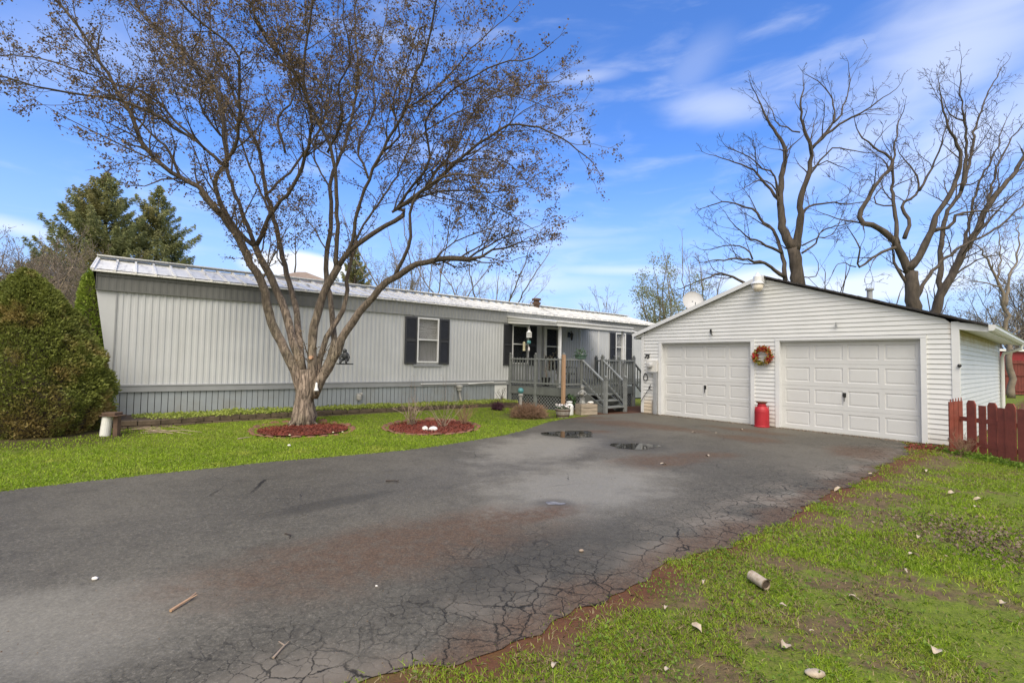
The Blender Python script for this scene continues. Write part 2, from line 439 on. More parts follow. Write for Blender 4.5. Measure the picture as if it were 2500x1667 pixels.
# bare reddish earth between the deck and the garage
dq = g.ramp(g.m('ADD', g.vm('DISTANCE', g.vm('MULTIPLY', co, (1, 1, 0)), tuple(HW(13.2, 3.4))), g.m('MULTIPLY', n2, 1.2)), 3.3, 2.4)
cc = g.mix(dq, cc, g.mix(n2, (.14, .06, .035), (.05, .035, .026)))
dq2 = g.ramp(g.m('ADD', g.vm('DISTANCE', g.vm('MULTIPLY', co, (1, 1, 0)), tuple(HW(9.6, 2.6))), g.m('MULTIPLY', n2, .8)), 1.55, 1.1)
cc = g.mix(g.m('MULTIPLY', dq2, .75), cc, (.085, .06, .035))
dq3 = g.ramp(g.m('ADD', g.vm('DISTANCE', g.vm('MULTIPLY', co, (1, 1, 0)), (-8.3, 8.9, 0)), g.m('MULTIPLY', n2, .8)), 2.1, 1.5)
cc = g.mix(g.m('MULTIPLY', dq3, .85), cc, (.06, .042, .028))
g.l(cc, b.inputs['Base Color']); b.inputs['Roughness'].default_value = .9; b.inputs['Specular IOR Level'].default_value = .15
bn = g.n('ShaderNodeBump'); bn.inputs['Strength'].default_value = .7; bn.inputs['Distance'].default_value = .03
g.l(g.m('ADD', n2, g.m('MULTIPLY', n3, .4)), bn.inputs['Height']); g.l(bn.outputs[0], b.inputs['Normal'])

ax = np.concatenate([[-900, -300, -120, -60, -40], np.arange(-30, 30.1, .5), [40, 60, 120, 300, 900]])
ay = np.concatenate([[-300, -100, -40, -20], np.arange(-10, 40.1, .5), [50, 80, 150, 400, 1500]])
XX, YY = np.meshgrid(ax, ay); ZZ = zg(XX, YY)
mb = MB(); mb.v = [tuple(p) for p in np.stack([XX.ravel(), YY.ravel(), ZZ.ravel()], 1)]
nx = len(ax)
mb.f = [(j * nx + i, j * nx + i + 1, (j + 1) * nx + i + 1, (j + 1) * nx + i) for j in range(len(ay) - 1) for i in range(nx - 1)]
fin('ground', mb, 'lawn', smooth=True, kind='structure')

# driveway sheet
def wob(pts, step=.12, amp=.035, seed=3):
    out = []; r = random.Random(seed); acc = 0; ph = [r.uniform(0, 6) for _ in range(6)]
    for (x0, y0), (x1, y1) in zip(pts[:-1], pts[1:]):
        L = math.hypot(x1 - x0, y1 - y0); n = max(1, int(L / step)); nx_, ny_ = -(y1 - y0) / L, (x1 - x0) / L
        for k in range(n):
            t = k / n; q = acc + t * L; a = amp * (.5 * math.sin(2.1 * q + ph[0]) + .35 * math.sin(5.3 * q + ph[1]) + .25 * math.sin(11.7 * q + ph[2]) + .2 * math.sin(23 * q + ph[3]) + .12 * r.uniform(-1, 1))
            out.append((x0 + (x1 - x0) * t + nx_ * a, y0 + (y1 - y0) * t + ny_ * a))
        acc += L
    out.append(pts[-1]); return out
Ledge = [(-30, -16.0), (-12, -.1), (-5.67, 5.40), (-4.87, 6.12), (-3.63, 7.12), (-2.4, 7.86), (-1.55, 8.5), (-.72, 9.4), (-.1, 10.2), (.36, 11.1), (.85, 12.2), (1.35, 13.1), (1.9, 13.75), (2.8, 14.6)]
Redge = [(8.25, 10.25), (8.0, 9.75), (7.27, 8.95), (6.0, 7.75), (4.59, 6.53), (3.03, 5.15), (2.03, 4.31), (1.35, 3.84), (.82, 3.4), (.25, 2.94), (-.15, 2.63), (-.69, 2.33), (-3.2, .9), (-9, -3.5), (-26, -19)]
GF = [tuple(GW(.0, .02)[:2]), tuple(GW(6.95, .02)[:2])]
DRIVE = wob(Ledge, amp=.03) + GF + wob(Redge, step=.06, amp=.075, seed=5)
DRIVE = np.array(DRIVE)
def inpoly(P, poly):
    x, y = P[:, 0], P[:, 1]; r = np.zeros(len(P), bool); j = len(poly) - 1
    for i in range(len(poly)):
        xi, yi = poly[i]; xj, yj = poly[j]
        if abs(yi - yj) > 1e-12:
            c = ((yi > y) != (yj > y)) & (x < (xj - xi) * (y - yi) / (yj - yi) + xi); r ^= c
        j = i
    return r

m, g, b = pri('asphalt')
co = g.n('ShaderNodeTexCoord').outputs['Object']
def spot(x, y, r, sy=1., rot=0., jag=.5):
    """rough-edged patch at a place on the drive"""
    c, s_ = math.cos(rot), math.sin(rot)
    dd = g.vm('SUBTRACT', co, (x, y, 0))
    p = g.m('DIVIDE', g.vm('DOT_PRODUCT', dd, (c, s_, 0)), r); q = g.m('DIVIDE', g.vm('DOT_PRODUCT', dd, (-s_, c, 0)), r * sy)
    rr = g.m('SQRT', g.m('ADD', g.m('MULTIPLY', p, p), g.m('MULTIPLY', q, q)))
    return g.ramp(g.m('ADD', rr, g.m('MULTIPLY', g.m('SUBTRACT', nA, .5), jag * 3)), 1.15, .35)
nA = g.noise(co, 1.7, 7, .65); nB = g.noise(co, .45, 4, .5); nC = g.noise(co, 62, 5, .85); nD = g.noise(co, 260, 2, .6); nE = g.noise(co, 7, 8, .8)
base = g.mix(g.ramp(nB, .35, .65), (.120, .112, .096), (.078, .073, .063))
base = g.mix(g.m('MULTIPLY', g.ramp(nE, .4, .7), .35), base, (.115, .11, .10))
base = g.mix(g.m('MULTIPLY', g.ramp(nC, .52, .68), .75), base, (.30, .28, .25))
base = g.mix(g.m('MULTIPLY', g.ramp(nC, .47, .32), .85), base, (.028, .028, .026))
nF = g.noise(co, 24, 4, .75); nG = g.noise(co, 2.6, 6, .7)
base = g.mix(g.m('MULTIPLY', g.ramp(nF, .54, .68), .45), base, (.19, .18, .16))
base = g.mix(g.m('MULTIPLY', g.ramp(nF, .46, .32), .5), base, (.04, .038, .035))
base = g.mix(g.m('MULTIPLY', g.ramp(nG, .48, .66), .3), base, (.052, .048, .042))
ev = g.vm('DOT_PRODUCT', co, (.638, -.771, 0))
# alligator cracking near the right verge
warp = g.n('ShaderNodeVectorMath', operation='MULTIPLY_ADD')
nzc = g.n('ShaderNodeTexNoise'); nzc.inputs['Scale'].default_value = 5.; nzc.inputs['Detail'].default_value = 8; nzc.inputs['Roughness'].default_value = .7; g.l(co, nzc.inputs['Vector'])
g.l(nzc.outputs['Color'], warp.inputs[0]); warp.inputs[1].default_value = (.15, .15, 0); g.l(co, warp.inputs[2])
def cracks(scale, wid, rnd=1.):
    vo = g.n('ShaderNodeTexVoronoi', feature='DISTANCE_TO_EDGE'); g.l(warp.outputs[0], vo.inputs['Vector'])
    vo.inputs['Scale'].default_value = scale; vo.inputs['Randomness'].default_value = rnd
    return g.ramp(vo.outputs['Distance'], wid, wid * .25)
zone = g.m('MULTIPLY', g.ramp(g.m('ADD', ev, g.m('MULTIPLY', nA, .9)), -2.45, -2.0), g.ramp(g.noise(co, .8, 3), .34, .46))
zone2 = g.m('MULTIPLY', g.ramp(g.m('ADD', ev, g.m('MULTIPLY', nA, 2.0)), -2.6, -1.7), g.ramp(nB, .38, .55))
c1 = g.m('MULTIPLY', cracks(4.2, .023), zone); c2 = g.m('MULTIPLY', g.m('MULTIPLY', cracks(9.5, .023), zone2), .8)
c3 = g.m('MULTIPLY', cracks(1.1, .0055), g.ramp(nB, .5, .62)); c3 = g.m('MULTIPLY', c3, g.ramp(nA, .4, .6))
c4 = g.m('MULTIPLY', cracks(5.1, .013), g.m('MULTIPLY', g.ramp(g.noise(co, .7, 4), .56, .70), .6))
crk = g.m('MAXIMUM', g.m('MAXIMUM', c1, c2), g.m('MAXIMUM', c3, c4))
pale = g.m('MULTIPLY', zone, g.ramp(g.noise(co, 1.1, 4), .43, .56))
base = g.mix(g.m('MULTIPLY', pale, .75), base, (.20, .178, .155))
pl2 = g.m('MULTIPLY', spot(3.35, 5.65, .55, .5, .8, .3), .7)
base = g.mix(pl2, base, (.26, .245, .22))
sky_sheen = g.m('MAXIMUM', spot(.9, 6.2, 1.9, .6, .9, .5), g.m('MAXIMUM', spot(.6, 9.0, 2.4, .45, 1.1, .5), g.m('MULTIPLY', spot(-3.0, 2.6, 1.6, .45, .4, .5), .8)))  # pale patches: sky reflection on the damp drive, painted into the colour
base = g.mix(g.m('MULTIPLY', sky_sheen, .62), base, g.mix(g.ramp(nC, .3, .7), (.22, .21, .19), (.34, .33, .30)))
dampd = g.m('MAXIMUM', spot(-1.9, 5.2, .9, .22, .75, .4), g.m('MAXIMUM', spot(.3, 3.9, 1.5, .4, .7, .5), g.m('MAXIMUM', g.m('MAXIMUM', spot(1.3, 10.4, .85, 1., 0, .3), spot(2.35, 9.1, .75, .9, 0, .3)), spot(.5, 5.34, .3, .7, 0, .3))))
base = g.mix(g.m('MULTIPLY', dampd, .5), base, (.040, .038, .034))
red = spot(-.85, 4.1, 2.0, .36, .62, .35)
for a in ((2.35, 7.75, .95, .6, .5), (3.3, 8.3, .8, .5, .3), (2.9, 12.4, 1.3, .6, -.5), (3.6, 11.9, 1.5, .35, -.7), (5.0, 10.3, .9, .6, -.6), (1.9, 10.9, .5, .6, .2), (6.4, 8.9, 1.1, .6, .7), (5.6, 11.6, 1.1, .35, -.85), (.25, 4.9, .8, .35, .6), (2.1, 13.6, 1.0, .5, 0)):
    red = g.m('MAXIMUM', red, spot(*a, .45))
verge = g.m('MULTIPLY', g.ramp(g.m('ADD', ev, g.m('MULTIPLY', nA, .8)), -2.1, -1.75), .95)
red = g.m('MAXIMUM', g.m('MULTIPLY', red, g.ramp(nE, .2, .6, .45, .95)), verge)
redc = g.mix(g.ramp(nC, .35, .65), (.062, .045, .035), (.150, .100, .072))
base = g.mix(g.m('MULTIPLY', red, g.ramp(nE, .28, .58, .5, 1.0)), base, redc)
base = g.mix(g.m('MULTIPLY', crk, .92), base, (.014, .013, .011))
b.inputs['Specular IOR Level'].default_value = .22
base = g.mix(1.0, base, (1.03, .99, .88), 'MULTIPLY')
g.l(base, b.inputs['Base Color'])
wet = g.m('MAXIMUM', spot(.9, 5.9, 1.5, .7, .9, .3), g.m('MAXIMUM', spot(1.2, 9.6, 2.2, .5, 1.2, .3), spot(-2.6, 2.2, 1.1, .5, .3, .3)))
wet = g.m('MAXIMUM', wet, g.m('MULTIPLY', spot(-1.2, 6.3, 3.2, .3, .75, .3), .6))
ro = g.m('SUBTRACT', .66, g.m('MULTIPLY', wet, .16)); ro = g.m('ADD', ro, g.m('MULTIPLY', red, .12))
ro = g.m('ADD', ro, g.m('MULTIPLY', g.m('SUBTRACT', nE, .5), .25))
g.l(ro, b.inputs['Roughness'])
hgt = g.m('SUBTRACT', g.m('ADD', g.m('MULTIPLY', nC, .22), g.m('MULTIPLY', nE, .12)), g.m('MULTIPLY', crk, .8))
bn = g.n('ShaderNodeBump'); bn.inputs['Strength'].default_value = .55; bn.inputs['Distance'].default_value = .02
g.l(hgt, bn.inputs['Height']); g.l(bn.outputs[0], b.inputs['Normal'])
mb = MB(); mb.v = [(x, y, .008) for x, y in DRIVE]; mb.f = [tuple(range(len(DRIVE)))]
fin('driveway', mb, 'asphalt', kind='structure')

m, g, b = pri('water')
b.inputs['Base Color'].default_value = (.020, .018, .015, 1); b.inputs['Roughness'].default_value = .03
b.inputs['IOR'].default_value = 1.33
mat('pale_water', (.30, .28, .25), .3, .3, 12, col2=(.10, .09, .08))  # pale base colour stands in for the sky's white reflection
def puddle(x, y, rx, ry, rot, seed, mt='water'):
    r = random.Random(seed); mb = MB(); n = 40; ph = [r.uniform(0, 6.28) for _ in range(5)]
    pts = []
    for k in range(n):
        a = 2 * math.pi * k / n; q = 1 + .16 * math.sin(2 * a + ph[0]) + .13 * math.sin(3 * a + ph[1]) + .08 * math.sin(5 * a + ph[2]) + .05 * math.sin(9 * a + ph[3])
        px_, py_ = rx * q * math.cos(a), ry * q * math.sin(a)
        pts.append((px_ * math.cos(rot) - py_ * math.sin(rot), px_ * math.sin(rot) + py_ * math.cos(rot), 0))
    mb.v = pts; mb.f = [tuple(range(n))]
    fin('puddle', mb, mt, loc=(x, y, .012), kind='structure')
puddle(1.28, 10.45, .50, .55, .1, 1); puddle(2.32, 9.08, .40, .36, .2, 4); puddle(.50, 5.34, .10, .06, .1, 9, 'pale_water')

# ------------------------------------------------------------------ mobile home
home = thing('mobile_home', 'long single-storey light grey mobile home with white metal roof and dark shutters', 'mobile home', (HP[0], HP[1], 0), HA)
S1 = 19.6; WID = 4.25
ZB, ZT, ZE = .90, 2.91, 3.27        # bottom of wall sheet, bottom of fascia, eave
WIN = [(7.06, 7.79, 1.46, 2.82, 6.65, 8.17), (10.72, 11.47, 1.46, 2.82, 10.34, 11.84), (16.27, 16.92, 1.60, 2.81, 15.91, 17.34)]
DOOR = (12.21, 13.02, .74, 2.84)
def rib(mb, s0, s1, z0, z1, pitch=.125, dep=.013, y=0.):
    """ribbed metal sheet, ribs rise towards -y"""
    prof = [(0, 0), (.36, 0), (.5, 1), (.86, 1)]
    pts = []; k = math.floor(s0 / pitch)
    while k * pitch < s1:
        for a, h in prof:
            s = (k + a) * pitch
            if s0 < s < s1: pts.append((s, y - dep * h))
        k += 1
    pts = [(s0, y)] + pts + [(s1, y)]
    for (a, ya), (b_, yb) in zip(pts[:-1], pts[1:]):
        mb.quad((a, ya, z0), (b_, yb, z0), (b_, yb, z1), (a, ya, z1))
mb = MB(); cuts = sorted([(w_[0], w_[1], w_[2], w_[3]) for w_ in WIN] + [(DOOR[0], DOOR[1], DOOR[2], DOOR[3])])
s = 0.
for a, b_, z0, z1 in cuts:
    rib(mb, s, a, ZB, ZT)
    if z0 > ZB: rib(mb, a, b_, ZB, z0)
    rib(mb, a, b_, z1, ZT); s = b_
rib(mb, s, S1, ZB, ZT)
fin('wall', mb, 'siding_grey', home)
# raked end panel and the other walls
mb = MB()
mb.quad((-.04, -.012, ZB), (-.02, -.012, ZT + .0), (-.34, -.012, ZT), (.04 - .06, -.012, ZB))
mb.v.clear(); mb.f.clear()
mb.quad((0.07, -.004, .62), (0, -.004, .9), (0, -.004, ZT), (-.34, -.004, ZT), (-.005, -.004, .62))
mb.quad((-.005, -.004, .62), (-.34, -.004, ZT), (-.34, WID, ZT), (-.005, WID, .62))
mb.quad((-.34, -.004, ZT), (-.40, -.03, ZE), (-.40, WID, ZE), (-.34, WID, ZT))
mb.quad((-.40, -.03, ZE), (-.40, WID, ZE), (-.40, WID / 2, 3.86))
mb.quad((S1, 0, .25), (S1, WID, .25), (S1, WID, ZE), (S1, WID / 2, 3.8), (S1, 0, ZE)); mb.quad((0, WID, .0), (S1, WID, 0), (S1, WID, ZE), (-.34, WID, ZE))
fin('end_wall', mb, 'siding_grey', home)
mb = MB().box(-.012, .012, -.028, .002, ZB, ZT)
fin('corner_trim', mb, 'trim_grey', home)
# fascia with shallow ribs, two overlapping bands on the left
mb = MB(); rib(mb, -.34, 4.75, ZT - .02, ZE + .05, .125, .005, -.035)
mb.box(-.34, 4.75, -.062, -.02, ZT - .035, ZT - .015)
mb.box(-.34, 4.75, -.058, -.036, ZE - .10, ZE - .09)
mb.box(-.345, -.335, -.06, .0, ZT - .02, ZE + .05)
fin('fascia', mb, 'fascia_grey', home)
mb = MB(); rib(mb, 4.75, S1, ZT - .02, ZE + .05, .125, .012, -.035); mb.box(4.75, S1, -.062, -.02, ZT - .035, ZT - .015)
fin('fascia', mb, 'fascia_pale', home)
mb = MB().box(.0, 10.55, -.05, .02, ZB - .16, ZB).box(.0, 10.55, -.062, -.05, ZB - .035, ZB - .012).box(10.55, S1, -.04, .02, ZB - .16, ZB)
fin('base_trim', mb, 'trim_grey', home, bevel=.004)
mb = MB()      # skirting: planks with a narrow dark groove between
s = .02
while s < S1:
    if 9.99 < s < 10.1 and mb.v: fin('skirting', mb, 'skirt_grey', home); mb = MB()
    e = min(s + .108, S1)
    if not (9.99 < s < 10.5): mb.box(s, e, -.008 - .004 * (int(s / .12) % 3), .05, .05, ZB - .16)
    s += .12
fin('skirting', mb, 'skirt_grey', home)
mb = MB().box(.0, S1, .004, .04, .05, ZB - .15); fin('skirting_groove', mb, 'dark_room', home)
mb = MB().box(10.0, 10.52, -.03, .0, .12, .735); fin('access_panel', mb, 'white_trim', home, label='plain white access panel in the grey skirting')
mb = MB().box(7.2, 10.45, -.075, -.045, .80, .825); mb.bar((8.9, -.07, .79), (9.9, -.09, .845), .02, .03)
fin('trim_strip', mb, 'white_trim', home)
# roof
def roofz(y): return ZE + .01 + (3.84 - ZE) * (y + .12) / (WID / 2 + .12)
mb = MB(); e0, e1 = -.12, WID / 2
mb.quad((-.42, e0, roofz(e0)), (S1 + .1, e0, roofz(e0)), (S1 + .1, e1, roofz(e1)), (-.42, e1, roofz(e1)))
mb.quad((-.42, WID + .12, roofz(e0)), (-.42, e1, roofz(e1)), (S1 + .1, e1, roofz(e1)), (S1 + .1, WID + .12, roofz(e0)))
mb.quad((-.42, e0, roofz(e0) - .025), (-.42, e1, roofz(e1) - .025), (S1 + .1, e1, roofz(e1) - .025), (S1 + .1, e0, roofz(e0) - .025))
k = -.42
while k < S1 + .1:      # standing ribs, eave slightly scalloped between
    mb.bar((k + .02, e0 - .012, roofz(e0) + .012), (k + .02, e1 - .05, roofz(e1) + .012), .04, .045)
    mb.box(k + .005, k + .035, e0 - .016, e0 + .03, roofz(e0) - .03, roofz(e0) + .02)
    k += .35
mb.box(-.42, S1 + .1, e0 - .004, e0 + .01, roofz(e0) - .028, roofz(e0) - .001)
roof = fin('roof', mb, 'roof_white', home)
mb = MB().bar((-.44, e1, roofz(e1) + .06), (S1 + .1, e1, roofz(e1) + .06), .46, .02)
mb.bar((-.43, e0 - .015, roofz(e0) + .02), (-.43, e1, roofz(e1) + .03), .02, .05)
fin('ridge_cap', mb, 'roof_clean', roof)
mb = MB().lathe((13.5, 1.9, 3.7), [(.11, 0), (.11, .2), (.17, .22), (.19, .3), (.12, .34), (.12, .38), (.2, .41), (.19, .47), (.05, .5)], 14)
fin('roof_vent', mb, 'rust_brown', roof)
# windows
def shutter(par, s0, s1, z0, z1):
    mb = MB(); fr = .045
    mb.box(s0, s0 + fr, -.055, -.02, z0, z1).box(s1 - fr, s1, -.055, -.02, z0, z1)
    for za, zb in ((z0, z0 + fr * 1.3), (z1 - fr * 1.3, z1), ((z0 + z1) / 2 - .03, (z0 + z1) / 2 + .03)): mb.box(s0 + fr, s1 - fr, -.055, -.02, za, zb)
    z = z0 + .08
    while z < z1 - .08:
        if abs(z - (z0 + z1) / 2) > .05: mb.quad((s0 + fr, -.026, z + .034), (s0 + fr, -.05, z), (s1 - fr, -.05, z), (s1 - fr, -.026, z + .034))
        z += .034
    mb.box(s0 + fr, s1 - fr, -.024, -.02, z0, z1)
    fin('shutter', mb, 'shutter', par)
for i, (a, b_, z0, z1, sa, sb) in enumerate(WIN):
    fr = .04; mb = MB()
    mb.box(a - .005, a + fr, -.05, .06, z0 - .005, z1 + .005).box(b_ - fr, b_ + .005, -.05, .06, z0 - .005, z1 + .005)
    zm = z0 + (z1 - z0) * .51
    mb.box(a + fr, b_ - fr, -.05, .06, z0 - .005, z0 + fr).box(a + fr, b_ - fr, -.05, .06, z1 - fr, z1 + .005).box(a + fr, b_ - fr, -.04, .02, zm - .02, zm + .02)
    wn = fin('window', mb, 'white_trim', home, bevel=.004)
    fin('pane', MB().box(a + fr, b_ - fr, .0, .006, z0 + fr, zm - .02).box(a + fr, b_ - fr, -.014, -.008, zm + .02, z1 - fr), 'glass', wn)
    mb = MB(); z = zm - .02
    if i != 1:
        while z < z1:
            dz = random.uniform(-.006, .006)
            mb.quad((a, .05, z + dz), (b_, .05, z - dz), (b_, .066, z + .022 - dz), (a, .066, z + .022 + dz)); z += .026
        fin('blind', mb, 'blind', wn)
        mb = MB(); q = a
        while q < b_: mb.quad((q, .09, z0), (q + .03, .07, z0), (q + .03, .07, zm), (q, .09, zm)); q += .03
        fin('curtain', mb, 'curtain', wn)
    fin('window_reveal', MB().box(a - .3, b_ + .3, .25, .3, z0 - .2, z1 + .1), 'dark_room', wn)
    shutter(wn, sa, a - .02, z0 - .05, z1 + .01); shutter(wn, b_ + .02, sb, z0 - .05, z1 + .01)
    if i == 0:
        fin('sill', MB().box(a - .12, b_ + .12, -.045, .0, z0 - .12, z0 - .05), 'trim_grey', wn); fin('head_trim', MB().box(a - .12, b_ + .14, -.04, .0, z1 + .012, z1 + .085), 'trim_grey', wn)
# door
a, b_, z0, z1 = DOOR
mb = MB().box(a, a + .12, -.06, .05, z0, z1).box(b_ - .1, b_, -.06, .05, z0, z1).box(a + .12, b_ - .1, -.06, .05, z1 - .07, z1).box(a + .12, b_ - .1, -.06, .05, z0, z0 + .5).box(a + .12, b_ - .1, -.05, .05, 2.1, 2.14)
dr = fin('storm_door', mb, 'awning_white', home, bevel=.004)
fin('pane', MB().box(a + .12, b_ - .1, -.02, -.014, z0 + .5, z1 - .07), 'glass', dr)
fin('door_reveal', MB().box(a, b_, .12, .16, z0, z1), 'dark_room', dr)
fin('handle', MB().box(a + .04, a + .07, -.1, -.06, 1.62, 1.76), 'black_metal', dr)
fin('door_trim', MB().box(a - .09, a - .002, -.045, .0, z0, z1 + .03).box(b_ + .002, b_ + .08, -.045, 0, z0, z1 + .03), 'trim_grey', dr)
mb = MB().box(13.44, 13.56, -.05, 0, 2.50, 2.70); mb.tube([(13.5, -.04, 2.66), (13.5, -.16, 2.74), (13.5, -.18, 2.66)], .012, 6)
mb.lathe((13.5, -.18, 2.38), [(.02, 0), (.045, .05), (.06, .2), (.08, .22), (.02, .30)], 6)
fin('wall_lantern', mb, 'black_metal', home)
fin('wall_seam', MB().box(14.14, 14.18, -.03, 0, ZB, ZT).box(15.21, 15.24, -.03, 0, ZB, ZT), 'white_trim', home)
# skirting fittings
mb = MB().lathe((5.3, -.07, .40), [(.055, 0), (.065, .03), (.065, .12), (.03, .15)], 12); mb.box(5.25, 5.35, -.05, 0, .42, .58); mb.ball((5.36, -.08, .56), .045)
fin('hose_outlet', mb, 'concrete', home)
mb = MB().lathe((8.56, -.09, .55), [(.03, 0), (.08, .04), (.085, .12), (.11, .14), (.11, .19), (.06, .21)], 12); mb.tube([(8.56, -.09, .56), (8.58, -.09, .42), (8.62, -.1, .25)], .035, 8)
fin('utility_cap', mb, 'concrete', home)
# awning over the deck
AC = (10.80, 2.22)
mb = MB()
mb.quad((10.50, -.0, 3.12), (10.50, 0, 2.86), (10.80, -2.2, 2.69), (10.80, -2.2, 2.83))
mb.quad((10.80, -2.2, 2.83), (10.80, -2.2, 2.69), (14.55, -2.2, 2.70), (14.55, -2.2, 2.83))
mb.quad((14.55, -2.2, 2.83), (14.55, -2.2, 2.70), (14.55, 0, 2.92), (14.55, 0, 3.12))
mb.quad((10.50, 0, 3.12), (10.80, -2.2, 2.83), (14.55, -2.2, 2.83), (14.55, 0, 3.12))
mb.quad((10.52, 0, 3.05), (14.53, 0, 3.05), (14.53, -2.18, 2.77), (10.82, -2.18, 2.77))
mb.bar((10.475, .0, 3.10), (10.775, -2.2, 2.81), .03, .05); mb.bar((10.49, .0, 2.98), (10.79, -2.2, 2.755), .03, .012)
mb.bar((10.76, -2.225, 2.825), (14.57, -2.225, 2.825), .05, .04); mb.bar((10.78, -2.215, 2.70), (14.57, -2.215, 2.70), .03, .03)
aw = fin('awning', mb, 'awning_white', home)
for s_, t_ in ((11.19, 1.92), (14.20, 2.06)): fin('awning_post', MB().box(s_ - .04, s_ + .04, -t_ - .04, -t_ + .04, .72, 2.76), 'white_trim', aw, bevel=.006)
mb = MB().tube([(14.52, -2.2, 2.72), (14.8, -2.25, 2.66), (14.9, -2.25, 2.6)], .03, 8); fin('awning_downspout', mb, 'white_trim', aw)

# ------------------------------------------------------------------ deck with stairs
deck = thing('deck', 'weathered grey wooden entry deck with baluster rails, lattice skirt and stairs', 'deck', (HP[0], HP[1], 0), HA)
DZ = .72
P1, P3 = (10.63, .06), (11.10, 2.2); PC, PD, PE, PW = (11.94, 2.2), (12.96, 2.2), (14.66, 2.2), (15.05, .06)
L2 = lambda p, z=0: (p[0], -p[1], z)
mb = MB()
n_ = 15
for i in range(n_):
    t0, t1 = .03 + 2.16 * i / n_, .03 + 2.16 * (i + 1) / n_ - .01
    f0, f1 = t0 / 2.2, t1 / 2.2
    xa = P1[0] + (P3[0] - P1[0]) * f0; xb = PW[0] + (PE[0] - PW[0]) * f0
    mb.box(xa, xb, -t1, -t0, DZ - .035, DZ)
fin('floor', mb, 'deck_grey', deck)
mb = MB(); mb.bar(L2(P1, DZ - .15), L2(P3, DZ - .15), .04, .23); mb.bar(L2(P3, DZ - .15), L2(PE, DZ - .15), .04, .23); mb.bar(L2(PE, DZ - .15), L2(PW, DZ - .15), .04, .23)
fin('rim_board', mb, 'deck_grey', deck)
def lerp2(a, b, t): return (a[0] + (b[0] - a[0]) * t, a[1] + (b[1] - a[1]) * t)
def post(p, z0, z1, w_=.09, mtl='deck_rail'):
    mb = MB().box(-w_ / 2, w_ / 2, -w_ / 2, w_ / 2, z0, z1 - .12)
    for a, c0, c1 in ((.62, z1 - .12, z1 - .10), (.5, z1 - .10, z1 - .085), (.58, z1 - .085, z1 - .07)): mb.box(-w_ * a, w_ * a, -w_ * a, w_ * a, c0, c1)
    mb.ball((0, 0, z1 - .035), w_ * .5, w_ * .5, .04)
    fin('post', mb, mtl, deck, loc=L2(p), bevel=.004)
def rail(a, b, za=DZ, zb=DZ, top=.91, n=None, bot=.12, over=.06, w_=.034):
    """rail section between posts; each baluster its own mesh"""
    L = math.hypot(b[0] - a[0], b[1] - a[1]); n = n or int(L / .118)
    fin('top_rail', MB().bar(L2(a, za + top), L2(b, zb + top), .075, .042), 'deck_rail', deck)
    fin('bottom_rail', MB().bar(L2(a, za + bot), L2(b, zb + bot), .045, .05), 'deck_rail', deck)
    first = None
    for i in range(n):
        t = (i + .5) / n; p = lerp2(a, b, t); z = za + (zb - za) * t
        if first is None:
            h = top + over - bot + .06
            m_ = MB().box(-w_ / 2, w_ / 2, -w_ / 2, w_ / 2, 0, h - .02); k_ = len(m_.v)
            m_.v += [(0, 0, h)]; m_.f += [(4, 5, k_), (5, 6, k_), (6, 7, k_), (7, 4, k_)]
            first = fin('baluster', m_, 'deck_grey', deck); o = first
        else:
            o = first.copy(); COL.objects.link(o)
        off = .03
        o.location = (p[0], -p[1] - 0, z + bot - .06); o.rotation_euler = (0, 0, random.uniform(-.1, .1))
MIDL = lerp2(P1, P3, .5)
rail(P1, MIDL, n=9); rail(MIDL, P3, n=8); rail(P3, PC, n=7); rail(PD, lerp2(PD, PE, .5), n=7); rail(lerp2(PD, PE, .5), PE, n=7); rail(PE, PW, n=13)
for p in (P1, MIDL): post(p, .05, 1.84)
for p in (P3, PC, PD, PE): post(p, .0, 1.84)
post(lerp2(PD, PE, .5), .6, 1.80); post(lerp2(PE, PW, .5), .3, 1.84); post(PW, .3, 1.84); 
# new natural wood post beside the front left post
fin('post', MB().box(-.055, .055, -.04, .04, .22, 1.78), 'new_wood', deck, loc=L2((P3[0] - .085, P3[1] + .09)), label='unpainted orange-brown post', bevel=.004)
# lattice skirts: crossing slats
def lattice(a, b, z0a, z0b, z1):
    mb = MB(); L = math.hypot(b[0] - a[0], b[1] - a[1]); st = .115
    def P(x, z, o): q = lerp2(a, b, x / L); nx_ = (b[1] - a[1]) / L; ny_ = -(b[0] - a[0]) / L; return (q[0] + nx_ * o, -(q[1] + ny_ * o), z)
    Hh = z1 - min(z0a, z0b); k = -Hh
    while k < L + Hh:
        for sg, o in ((1, .0), (-1, .008)):
            x0, x1 = (k, k + Hh); za, zb = (z1 - Hh, z1) if sg == 1 else (z1, z1 - Hh)
            pts = []
            # clip the slat to the panel
            t0, t1 = max(0, (0 - x0) / Hh), min(1, (L - x0) / Hh)
            if t1 - t0 > .05:
                pA = (x0 + Hh * t0, za + (zb - za) * t0); pB = (x0 + Hh * t1, za + (zb - za) * t1)
                w_ = .0125
                mb.quad(P(pA[0] - w_, pA[1], o), P(pA[0] + w_, pA[1], o), P(pB[0] + w_, pB[1], o), P(pB[0] - w_, pB[1], o))
        k += st
    fin('lattice', mb, 'lattice', deck)
lattice(P1, P3, .05, 0., DZ - .26); lattice(P3, PC, 0, 0, DZ - .26); lattice(PD, PE, 0, 0, DZ - .26); lattice(PE, PW, 0, 0, DZ - .26)
for a_, b_ in ((P1, P3), (P3, PC), (PC, PD), (PD, PE), (PE, PW)):      # dark sheets added behind the lattice in place of under-deck shade
    ai, bi = (a_[0] + (.08 if a_ in (P1, P3) else -.0), a_[1] - .10), (b_[0] + (.08 if b_ == P3 else -.0), b_[1] - .10)
    fin('shade_backing', MB().quad(L2(ai, .0), L2(bi, .0), L2(bi, DZ - .04), L2(ai, DZ - .04)), 'dark_room', deck)
